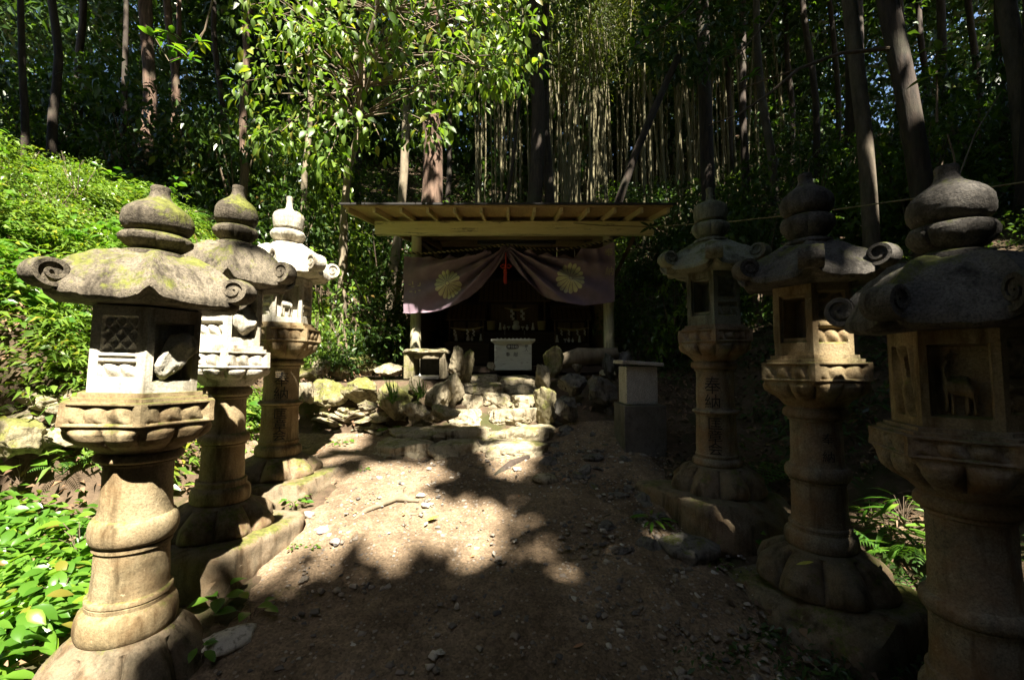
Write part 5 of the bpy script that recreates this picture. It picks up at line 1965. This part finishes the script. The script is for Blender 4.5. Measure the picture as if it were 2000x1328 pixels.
# left side trunks
for i, (px, Y, r, pxt, lab, bk) in enumerate([
    (470, 8.2, .12, 478, 'brown trunk rising right above the middle left lantern', 'bark_cedar'),
    (600, 8.6, .09, 612, 'pale brown trunk left of the slender glossy tree', 'bark_pale'),
    (268, 9.8, .22, 262, 'stout shaggy stump like trunk in the dark upper left wood', 'bark_cedar'),
    (322, 10.5, .15, 318, 'reddish trunk catching sun in the upper left wood', 'bark_cedar'),
    (348, 10.9, .10, 345, 'second reddish trunk right beside the sunlit one', 'bark_cedar'),
    (236, 9.2, .08, 225, 'thin grey curved trunk left of the stout shaggy trunk', 'bark_dark'),
    (95, 9.0, .12, 80, 'dark trunk leaning right in the top left corner wood', 'bark_dark'),
    (35, 8.2, .09, 33, 'dark straight trunk nearest the left edge of the wood', 'bark_dark'),
    (150, 11.5, .14, 150, 'dark trunk deep in the upper left wood', 'bark_dark'),
    (415, 11.5, .12, 418, 'slim dark trunk above the ferny slope', 'bark_dark'),
    (492, 12.5, .13, 492, 'straight trunk behind the glossy leaved crown', 'bark_cedar'),
    (560, 12.0, .10, 556, 'dim trunk hidden behind the left of the glossy crown', 'bark_dark'),
    (690, 14.0, .16, 700, 'dark trunk far behind the slender glossy tree', 'bark_dark'),
    (880, 14.0, .14, 885, 'dark trunk between the two big cedars', 'bark_dark')]):
    bs = tb(px, Y)
    tp = P(pxt, 0, Y); tp.z = bs.z + (9.5 if Y > 8.3 else 6.5)
    r *= .72
    tree('forest_tree', bs, tp, r, r * .6, lab, bk, [big((tp.x, tp.y + .3, tp.z + .2), (1.7, 1.5, 1.6), 1100, .17, .07)], seed=20 + i, group='trees of the upper left wood', seg=14)
# right side trunks
def rt(pts, r0, r1, lab, bark, crown=(), branches=(), seed=0):
    pts = [Vector(p) for p in pts]
    g = float(terr(pts[0].x, pts[0].y))
    pts = [Vector((pts[0].x, pts[0].y, g - .15))] + pts[(1 if pts[0].z < g else 0):]
    base = pts[0].copy()
    root = empty('forest_tree', base, lab, 'tree')
    mb = MB()
    n = len(pts)
    mb.tube([p - base for p in pts], [r0 + (r1 - r0) * i / (n - 1) for i in range(n)], 16)
    mb.build('trunk', M[bark], root)
    for bp, r in branches:
        mb = MB(); mb.tube([Vector(p) - base for p in bp], [r * (1 - .7 * i / (len(bp) - 1)) for i in range(len(bp))], 7); mb.build('branch', M['twig'], root)
    if crown:
        lv = Leaves()
        for (c, rad, nn, L, W, kw) in crown: blob(lv, np.asarray(c, float) - np.array(base), rad, nn, L, W, **kw)
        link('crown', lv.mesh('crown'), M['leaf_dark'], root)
    return root


rt([P(1702, 470, 6.0), P(1697, 380, 6.0), P(1688, 260, 6.05), P(1672, 120, 6.1), P(1655, -30, 6.2), P(1640, -300, 6.3)], .10, .09, 'slim bare trunk with a sunlit patch behind the middle right lantern', 'bark_mid', [big(P(1630, -420, 6.4), (1.6, 1.5, 1.3), 1500)])
br = [([P(1738, 95, 5.2), P(1640, 105, 5.2), P(1560, 135, 5.1), P(1500, 185, 5.0), P(1440, 225, 4.9), P(1385, 245, 4.8)], .026),
      ([P(1560, 135, 5.1), P(1470, 165, 5.3), P(1420, 190, 5.4)], .012)]
rt([P(1805, 400, 5.2), P(1790, 300, 5.2), P(1770, 180, 5.2), P(1745, 60, 5.2), P(1725, -40, 5.2), P(1700, -300, 5.2)], .12, .10, 'dark curved trunk with an arching bare bough behind the nearest right lantern', 'bark_dark',
   [big(P(1700, -420, 5.2), (1.5, 1.5, 1.2), 1500)], br)
rt([P(2000, 260, 6.5), P(1988, 140, 6.5), P(1968, 30, 6.5), P(1950, -120, 6.5)], .13, .11, 'grey trunk leaning in at the top right corner', 'bark_mid', [big(P(1940, -400, 6.5), (1.5, 1.4, 1.2), 1200)])
rt([P(1385, 430, 10.5), P(1380, 280, 10.5), P(1374, 100, 10.5), P(1370, -80, 10.5)], .17, .14, 'broad dark trunk right of the bamboo above the far right lantern', 'bark_dark', [big(P(1370, -250, 10.5), (2, 2, 2), 1500)])
k = 0
for px, Y, lab in ((1455, 12.0, 'dim brown trunk in the dark wood left of the arching bough'), (1510, 9.5, 'thin dark trunk between bamboo and bare trunk'), (1590, 11.0, 'dim trunk left of the slim bare trunk'),
                   (1640, 13.0, 'far dim trunk close left of the slim bare trunk'), (1860, 10.0, 'black trunk among the sky specks at upper right'), (1925, 12.0, 'far black trunk at the upper right edge'),
                   (1545, 14.0, 'far trunk with sky specks beside it'), (1815, 13.5, 'far dark trunk right of the curved trunk'), (1430, 15.0, 'faint far trunk at the right end of the bamboo'),
                   (1760, 11.5, 'dark trunk hidden behind the curved trunk'), (1980, 9.5, 'dark trunk at the right edge of the wood')):
    k += 1
    bs = tb(px, Y)
    tree('forest_tree', bs, bs + Vector((random.uniform(-.3, .3), 0, 11)), random.uniform(.065, .12), .06, lab, random.choice(['bark_dark', 'bark_dark', 'bark_mid']), [big((bs.x, bs.y, bs.z + 11.3), (1.9, 1.8, 2.2), 1300, .17, .07)], seed=60 + k, group='trunks of the dark right wood')

# bamboo grove
cu_lib, lf_lib = [], []
for v in range(4):
    mb = MB()
    H = 13.0
    n = 36
    pts = []; rad = []
    for i in range(n * 3 + 1):
        t = i / (n * 3)
        node = 1.0 + (.16 if i % 3 == 0 else 0)
        bend = (t ** 3) * (.9 + .5 * v)
        pts.append((bend * math.cos(v * 2.1), bend * math.sin(v * 2.1), H * t))
        rad.append((.048 * (1 - t) + .010) * node)
    mb.tube(pts, rad, 8)
    me = bpy.data.meshes.new('bamboo_culm'); me.from_pydata(mb.v, [], mb.f); me.materials.append(M['bamboo'])
    me.polygons.foreach_set('use_smooth', np.ones(len(me.polygons), dtype=bool))
    cu_lib.append(me)
    lv = Leaves()
    nb = 620
    t = rng.uniform(.56, 1.0, nb)
    th = rng.uniform(0, 2 * PI, nb)
    rr = rng.uniform(.05, 1.0, nb) * (1.1 - .7 * (t - .42))
    bx = (t ** 3) * (.9 + .5 * v)
    c = np.stack([bx * math.cos(v * 2.1) + rr * np.cos(th), bx * math.sin(v * 2.1) + rr * np.sin(th), H * t + rng.uniform(-.2, .3, nb)], 1)
    d = np.stack([np.cos(th), np.sin(th), rng.uniform(-1.2, .1, nb)], 1)
    lv.simple(c, d, unit(rdir(nb) * .6 + np.array([0, -.3, .8])), .20 * rng.uniform(.7, 1.3, nb), .032, curl=.25)
    m2 = lv.mesh('bamboo_leaves'); m2.materials.append(M['leaf_bamboo'])
    lf_lib.append(m2)
nb = 0
for i in range(270):
    px = random.uniform(930, 1560) if i < 170 else random.uniform(1040, 1480)
    Y = random.uniform(13.5, 23)
    g = tb(px, Y)
    v = random.randrange(4)
    r = bpy.data.objects.new('bamboo', None)
    r.empty_display_size = .1
    C.objects.link(r)
    r.location = g
    s = random.uniform(.45, .9)
    r.scale = (s, s, random.uniform(.8, 1.1))
    r.rotation_euler = (random.gauss(0, .03), random.gauss(0, .05), random.uniform(0, 6.3))
    tag(r, 'straight pale bamboo stalk in the grove behind the shrine', 'bamboo', 'bamboo grove behind the shrine')
    for nm, me in (('culm', cu_lib[v]), ('foliage', lf_lib[v])):
        c = bpy.data.objects.new(nm, me); C.objects.link(c); c.parent = r

# shrubs of the understorey (shared crowns)
sh_lib = []
for v in range(5):
    lv = Leaves()
    for k in range(16):
        blob(lv, (random.gauss(0, .42), random.gauss(0, .38), random.uniform(.25, 1.5)), (.36, .34, .26), 75, .10, .045, up=.9)
    me = lv.mesh('shrub_foliage'); me.materials.append(M['leaf_slope'] if v % 2 else M['leaf_dark'])
    mb = MB()
    for k in range(6):
        a = random.uniform(0, 6.3)
        mb.tube([(0, 0, -.1), (.12 * math.cos(a), .12 * math.sin(a), .6), (.4 * math.cos(a), .4 * math.sin(a), 1.4)], [.022, .014, .005], 5, cap=False)
    m2 = bpy.data.meshes.new('shrub_stems'); m2.from_pydata(mb.v, [], mb.f); m2.materials.append(M['twig'])
    sh_lib.append((me, m2))


def shrub(px, Y, s, label, group=None, v=None, dz=0.0):
    g = tb(px, Y, -.05 + dz)
    r = bpy.data.objects.new('shrub', None); C.objects.link(r); r.empty_display_size = .1
    r.location = g; r.scale = (s, s, s * random.uniform(.85, 1.25)); r.rotation_euler = (0, 0, random.uniform(0, 6.3))
    tag(r, label, 'shrub', group)
    me = sh_lib[random.randrange(5) if v is None else v]
    for nm, m in (('foliage', me[0]), ('stems', me[1])):
        c = bpy.data.objects.new(nm, m); C.objects.link(c); c.parent = r


for px, Y, s, lab in ((560, 7.4, 1.2, 'sunlit shrub behind the far left lantern finial'), (640, 6.6, 1.0, 'shrub left of the shrine under the glossy tree'), (735, 7.6, 1.1, 'dark leafy shrub against the left shrine wall'),
                      (690, 6.1, .7, 'low leafy shrub on the mossy stones left of the shrine'), (620, 5.9, .55, 'small sunlit shrub above the rubble pile'), (460, 8.6, 1.3, 'dense shrub beside the brown trunk above the middle lantern'),
                      (745, 8.9, 1.5, 'bushy shrub by the leaning pale tree'), (520, 9.4, 1.6, 'tall bushy shrub under the glossy crown'), (395, 9.2, 1.3, 'shrub above the pale slope rock'),
                      (925, 10.9, 1.5, 'bushy green shrub between the two cedars behind the roof'), (1225, 10.8, .8, 'small bright shrub showing above the roof at right'), (1310, 8.0, 1.0, 'dark shrub touching the right shrine wall'),
                      (1240, 7.0, .6, 'low dark shrub right of the white shrine post'), (1370, 6.6, .9, 'dark shrub behind the far right lantern'), (1480, 7.2, 1.1, 'dim shrub between the far and middle right lanterns'),
                      (1560, 9.0, 1.5, 'shadowed shrub behind the middle right lantern finial'), (1790, 7.5, 1.3, 'dim shrub under the dark curved trunk'), (1925, 8.0, 1.6, 'shadowed shrub at the right edge above the nearest lantern')):
    shrub(px, Y, s, lab)
for i in range(22):
    a = random.uniform(-6.4, -3.4); b = random.uniform(3.2, 7.6)
    r = shrub(1000 + a / b * F, b, random.uniform(.25, .5), 'low leafy shrub on the sunlit left slope', 'low shrubs of the sunlit slope', 1)
for i in range(46):
    shrub(random.uniform(-60, 620), random.uniform(9.0, 15), random.uniform(.9, 1.9), 'leafy shrub in the dim understorey of the upper left wood', 'understorey shrubs of the left wood')
for i in range(30):
    shrub(random.uniform(640, 1380), random.uniform(11.2, 15), random.uniform(.8, 1.6), 'leafy shrub at the foot of the bamboo', 'understorey shrubs at the bamboo')
for i in range(34):
    shrub(random.uniform(1380, 2080), random.uniform(7.5, 14), random.uniform(.8, 1.7), 'leafy shrub in the black understorey of the right wood', 'understorey shrubs of the right wood')

# far wood: one mass of foliage on the ridge
lv = Leaves()
r_ = random.Random(9)
for i in range(1900):
    px = r_.uniform(-250, 2250); Y = r_.uniform(18, 32)
    x = P(px, 500, Y).x
    z = float(terr(x, Y)) + r_.uniform(.5, 27)
    if 850 < px < 1560 and z < float(terr(x, Y)) + 7 and r_.random() < .3: continue
    blob(lv, (x, Y, z), (1.5, 1.2, 1.1), 110, .42, .17)
for i in range(520):
    px = r_.choice([r_.uniform(1330, 2250), r_.uniform(-250, 520)]); Y = r_.uniform(13.5, 18)
    x = P(px, 500, Y).x
    blob(lv, (x, Y, float(terr(x, Y)) + r_.uniform(4.5, 17)), (1.2, 1.0, .8), 100, .32, .13)
for i in range(620):
    px = r_.uniform(480, 1620); Y = r_.uniform(24.5, 33)
    x = P(px, 500, Y).x
    blob(lv, (x, Y, float(terr(x, Y)) + r_.uniform(-.2, 9)), (1.5, 1.2, 1.1), 110, .42, .18)
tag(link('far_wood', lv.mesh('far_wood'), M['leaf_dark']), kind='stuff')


# big leaved boughs hanging in at the top right
def bough(pts, leaves, label, mat='leaf_near', L=.15, W=.06, per=9):
    base = Vector(pts[0])
    root = empty('leafy_bough', base, label, 'bough')
    mb = MB(); mb.tube([Vector(p) - base for p in pts], [.014 * (1 - .7 * i / (len(pts) - 1)) for i in range(len(pts))], 6);
    lv = Leaves()
    for c in leaves:
        c = Vector(c)
        a = min((Vector(p) for p in pts), key=lambda q: (q - c).length)
        mb.tube([a - base, c - base], [.006, .003], 5, cap=False)
        n = per
        th = rng.uniform(0, 2 * PI, n)
        d = np.stack([np.cos(th), np.sin(th) * .6 - .2, rng.uniform(-.3, .7, n)], 1)
        lv.hi(np.array(c - base) + rng.normal(0, .02, (n, 3)), d, unit(np.stack([rng.normal(0, .3, n), np.full(n, -.5), np.full(n, .8)], 1)), L * rng.uniform(.7, 1.2, n), W * rng.uniform(.8, 1.1, n), curl=.3)
    mb.build('stem', M['twig'], root)
    link('leaves', lv.mesh('leaves'), M[mat], root)


bough([P(1400, -60, 4.6), P(1340, 20, 4.6), P(1285, 60, 4.6), P(1240, 90, 4.6)], [P(1300, 30, 4.6), P(1262, 55, 4.6), P(1240, 95, 4.6), P(1330, 60, 4.6)], 'bough of large yellow green leaves lit from behind at top centre right')
bough([P(1560, -60, 5.0), P(1500, 40, 5.0), P(1450, 100, 5.0), P(1400, 120, 5.0)], [P(1470, 45, 5), P(1450, 110, 5), P(1420, 95, 5), P(1510, 55, 5), P(1465, 150, 5)], 'dim bough with few glowing leaves over the far right lantern', per=6, L=.13)
bough([P(1830, 240, 4.6), P(1830, 170, 4.6), P(1828, 110, 4.6), P(1850, 80, 4.6)], [P(1830, 100, 4.6), P(1815, 150, 4.6), P(1850, 120, 4.6)], 'bough of large dark leaves above the nearest right lantern', 'leaf_camellia', L=.2, W=.075, per=7)
bough([P(430, -60, 6.0), P(400, 60, 6.0), P(360, 110, 6.0), P(330, 120, 6.0)], [P(300, 70, 6), P(340, 95, 6), P(370, 115, 6), P(330, 65, 6), P(390, 80, 6)], 'bough of large leaves left of the glossy crown', L=.2, W=.085, per=7)
mb = MB()
p = P(1868, 335, 2.6)
mb.tube([P(1870, 350, 2.5), P(1862, 300, 2.5), P(1850, 262, 2.5)], [.006, .005, .003], 5)
mb.tube([P(1873, 345, 2.5), P(1905, 260, 2.55), P(1955, 180, 2.6)], [.005, .004, .002], 5)
tag(mb.build('bare_twig', M['twig']), 'forked bare twig rising behind the nearest right finial', 'twig')
# dark leaves caught on the cord at the right end of the beam
lv = Leaves()
c0 = P(1270, 443, 6.3)
n = 6
th = np.array([.5, 2.6, 3.7, 5.7, 1.4, 4.6])
lv.hi(np.zeros((n, 3)), np.stack([np.cos(th), np.full(n, -.1), np.sin(th) * .9], 1), np.tile(np.array([[0, -1.0, .2]]), (n, 1)), np.array([.17, .17, .18, .15, .06, .05]), .045, curl=.2)
o = link('leaf_sprig', lv.mesh('leaf_sprig'), M['leaf_dark']); o.location = c0
tag(o, 'dark four leaved sprig caught on the cord at the beam end', 'leaf sprig')


# ------------------------------------------------------------------ unseen trees added round the viewer, crowns shaped to cast shade and sun gaps
KX, KY = SDIR.x / -SDIR.z, SDIR.y / -SDIR.z


def qof(p): return (p[0] + p[2] * KX, p[1] + p[2] * KY)   # where a sun ray through p meets eye height


def inpoly(x, y, poly):
    inside = np.zeros(len(x), bool)
    n = len(poly)
    j = n - 1
    for i in range(n):
        xi, yi = poly[i]; xj, yj = poly[j]
        c = ((yi > y) != (yj > y)) & (x < (xj - xi) * (y - yi) / (yj - yi + 1e-12) + xi)
        inside ^= c
        j = i
    return inside


def gq(pts): return [qof(on(*p)) for p in pts]


SLOPE = [(-10, .5), (-3.3, .5), (-2.6, 5.2), (-2.2, 6.6), (-3.4, 8.6), (-4.6, 9.6), (-6.5, 9.0), (-10, 7.6)]
GAPS = [  # leaves are left out along these sun rays so the areas stay lit
    # path, steps and terrace
    (gq([(440, 1250), (540, 1200), (640, 1140), (760, 1118), (985, 1105), (1040, 1050), (1010, 1000), (975, 960), (1020, 935), (1055, 905), (1060, 860), (1052, 800), (1040, 758), (890, 752), (880, 745), (590, 735), (560, 860), (540, 1000), (470, 1090)]), .0),
    (gq([(1070, 1110), (1110, 1060), (1190, 1060), (1220, 1095), (1150, 1120)]), .15),
    # left row of lanterns and the plants round them
    ([(-3.6, .55), (-1.8, .62), (-1.3, .95), (-1.1, 1.6), (-1.15, 4.9), (-3.0, 5.2), (-3.6, 4.0)], .0),
    ([(1.40, 1.75), (2.0, 1.75), (1.95, 2.6), (1.35, 2.6)], .05),
    ([(1.25, 1.15), (1.6, 1.15), (1.55, 1.75), (1.2, 1.75)], .7),
    # slope
    (SLOPE, .0),
    ([(-3.5, 12.4), (-2.6, 12.4), (-3.1, 15.2), (-4.0, 15.2)], .06),
    # foot of the left shrine post and the corner of the curtain
    ([(-2.0, 6.9), (-1.45, 6.9), (-1.38, 7.3), (-1.0, 7.40), (-1.0, 7.50), (-2.1, 7.58)], .0),
    # glossy crown
    ([(-5.2, 8.6), (.2, 8.6), (.1, 11.0), (-5.2, 11.2)], .04),
    ([(-7.2, 9.6), (-5.2, 9.3), (-3.6, 11.0), (-3.6, 14.0), (-7.6, 14.0)], .30),
    ([(-5.2, 7.7), (.2, 7.7), (.2, 8.6), (-5.2, 8.6)], .12),
    # ferns behind the middle right lantern
    ([(2.3, 1.5), (3.1, 1.4), (3.2, 2.5), (2.4, 2.5)], .0),
    # bare trunk on the right
    ([(4.05, 7.3), (4.65, 7.3), (4.6, 8.05), (4.0, 8.0)], .0),
]
DARK = [[(-1.3, 12.0), (.3, 12.0), (-.4, 17.5), (-2.1, 17.5)]]     # the dark cedar behind the middle of the roof
SHADE = [  # dappled shade inside the gaps
    (gq([(700, 915), (735, 850), (770, 835), (860, 836), (880, 860), (940, 872), (940, 885), (880, 888), (820, 892)]), .3),
    (gq([(905, 770), (925, 752), (1060, 750), (1060, 775)]), .6),
    (gq([(830, 800), (870, 740), (905, 730), (905, 775), (880, 800)]), .6),
]


def keep_prob(qx, qy):
    p = np.ones(len(qx))
    nz = np.array([mnoise.fractal(Vector((a * .75, b * .75, 2.5)), 1, 2, 4) for a, b in zip(qx, qy)])
    far = qy > 10.5
    p[far & (nz > .02)] = .10
    far2 = far & (qx > 2.6) & (qy < 20)
    p[far2] = np.where(nz[far2] > .30, .15, 1.0)
    far3 = far & (qx < -4.6)
    p[far3] = np.where(nz[far3] > .12, .2, 1.0)
    gr = (qx > -6) & (qx < 8) & (qy > 15.5) & (nz > -.35)
    p[gr] = np.minimum(p[gr], .22)
    speck = (qx > 1.6) & (qy > 2.2) & (qy < 10.5) & (nz > .42)
    p[speck] = .2
    for poly, v in GAPS:
        m = inpoly(qx, qy, poly)
        ring = m.copy()
        for a in range(8):
            m |= inpoly(qx + .13 * math.cos(a * PI / 4), qy + .13 * math.sin(a * PI / 4), poly)
            for rr in (.24, .36): ring |= inpoly(qx + rr * math.cos(a * PI / 4), qy + rr * math.sin(a * PI / 4), poly)
        ring &= ~m
        p[ring] = np.minimum(p[ring], .28)
        p[m] = np.minimum(p[m], v)
    for poly in DARK:
        p[inpoly(qx, qy, poly)] = 1.0
    n2 = np.array([mnoise.fractal(Vector((a * 1.7, b * 1.7, 9.5)), 1, 2, 3) for a, b in zip(qx, qy)])
    sl = inpoly(qx, qy, SLOPE) & ~inpoly(qx, qy, GAPS[2][0])
    p[sl] = np.where(n2[sl] > .60, .5, p[sl])
    pa = inpoly(qx, qy, GAPS[0][0]) & (n2 > .50)
    p[pa] = .5
    for poly, v in SHADE:
        m = inpoly(qx, qy, poly)
        p[m] = v
    return p


NC = 270000
qx = rng.uniform(-17, 17, NC); qy = rng.uniform(-13, 34, NC)
qx = np.concatenate([qx, rng.uniform(-1.6, 4.5, 26000)]); qy = np.concatenate([qy, rng.uniform(-3.0, 4.5, 26000)])  # denser leaves added here to shade the near path
NC = len(qx)
# clumpy rather than even
cl = np.array([mnoise.fractal(Vector((a * 1.1, b * 1.1, 7.7)), 1, 2, 2) for a, b in zip(qx, qy)])
kp = keep_prob(qx, qy)
ok = (rng.random(NC) < kp) & (rng.random(NC) < np.clip(1.0 + cl * .6, .35, 1))
qx, qy = qx[ok], qy[ok]
n = len(qx)
zmin = np.maximum(11.0, .56 * np.maximum(qy, 0) + 3.4)
z = zmin + rng.random(n) ** 1.3 * 6
pos = np.stack([qx - KX * z, qy - KY * z, z], 1)
# lower unseen foliage added behind and at both sides to block sky light
N2 = 90000
p2 = np.stack([rng.uniform(-17, 17, N2), rng.uniform(-13, 9, N2), rng.uniform(-1.5, 8, N2)], 1)
out = (p2[:, 1] < -2.2) | (np.abs(p2[:, 0]) > 1.32 * p2[:, 1] + 2.6)
out &= np.hypot(p2[:, 0], p2[:, 1]) > 3.0
p2 = p2[out]
p2 = p2[p2[:, 2] > terr(p2[:, 0], p2[:, 1]) + .2]
qx2, qy2 = p2[:, 0] + p2[:, 2] * KX, p2[:, 1] + p2[:, 2] * KY
p2 = p2[rng.random(len(p2)) < keep_prob(qx2, qy2)]
pos = np.concatenate([pos, p2])
sites = [(-4.6, -3.4), (4.2, -3.0), (-.8, -7.0), (6.3, 1.2), (-7.8, .4), (7.5, 6.0), (-9.5, 6.0), (8.8, 11), (3.2, -9.0), (-5.5, -9.5)]
sit = np.array(sites)
which = np.argmin(((pos[:, None, :2] - sit[None]) ** 2).sum(2), 1)
names = ['wide broadleaf tree behind the viewer on the left', 'wide broadleaf tree behind the viewer on the right', 'tall broadleaf tree straight behind the viewer on the path', 'broadleaf tree outside the view beside the right lanterns',
         'broadleaf tree outside the view on the left slope', 'broadleaf tree outside the view right of the pedestal bank', 'broadleaf tree outside the view high on the left slope', 'broadleaf tree outside the view in the right wood',
         'broadleaf tree farthest behind on the right of the path', 'broadleaf tree farthest behind on the left of the path']
for i, (sx, sy) in enumerate(sites):
    g = float(terr(sx, sy))
    base = Vector((sx, sy, g - .2))
    root = empty('canopy_tree', base, names[i], 'tree')  # unseen tree added to carry its share of the shading leaves
    sel = which == i
    p = pos[sel]
    m = len(p)
    if m == 0: continue
    lv = Leaves()
    d = unit(rdir(m) + np.array([0, 0, -.3]))
    nn = unit(rdir(m) * .6 + np.array([0, -.5, .8]))
    lv.simple(p - np.array(base), d, nn, .42 * rng.uniform(.7, 1.3, m), .23, curl=.2)
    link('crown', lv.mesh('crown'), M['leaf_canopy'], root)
    mb = MB()
    top = float(np.median(p[:, 2]))
    tp = trunk_pts((0, 0, 0), (0, 0, top - base.z), seed=i, wig=.02)
    mb.tube(tp, trunk_radii(.24, .10), 14)
    mb.build('trunk', M['bark_dark'], root)
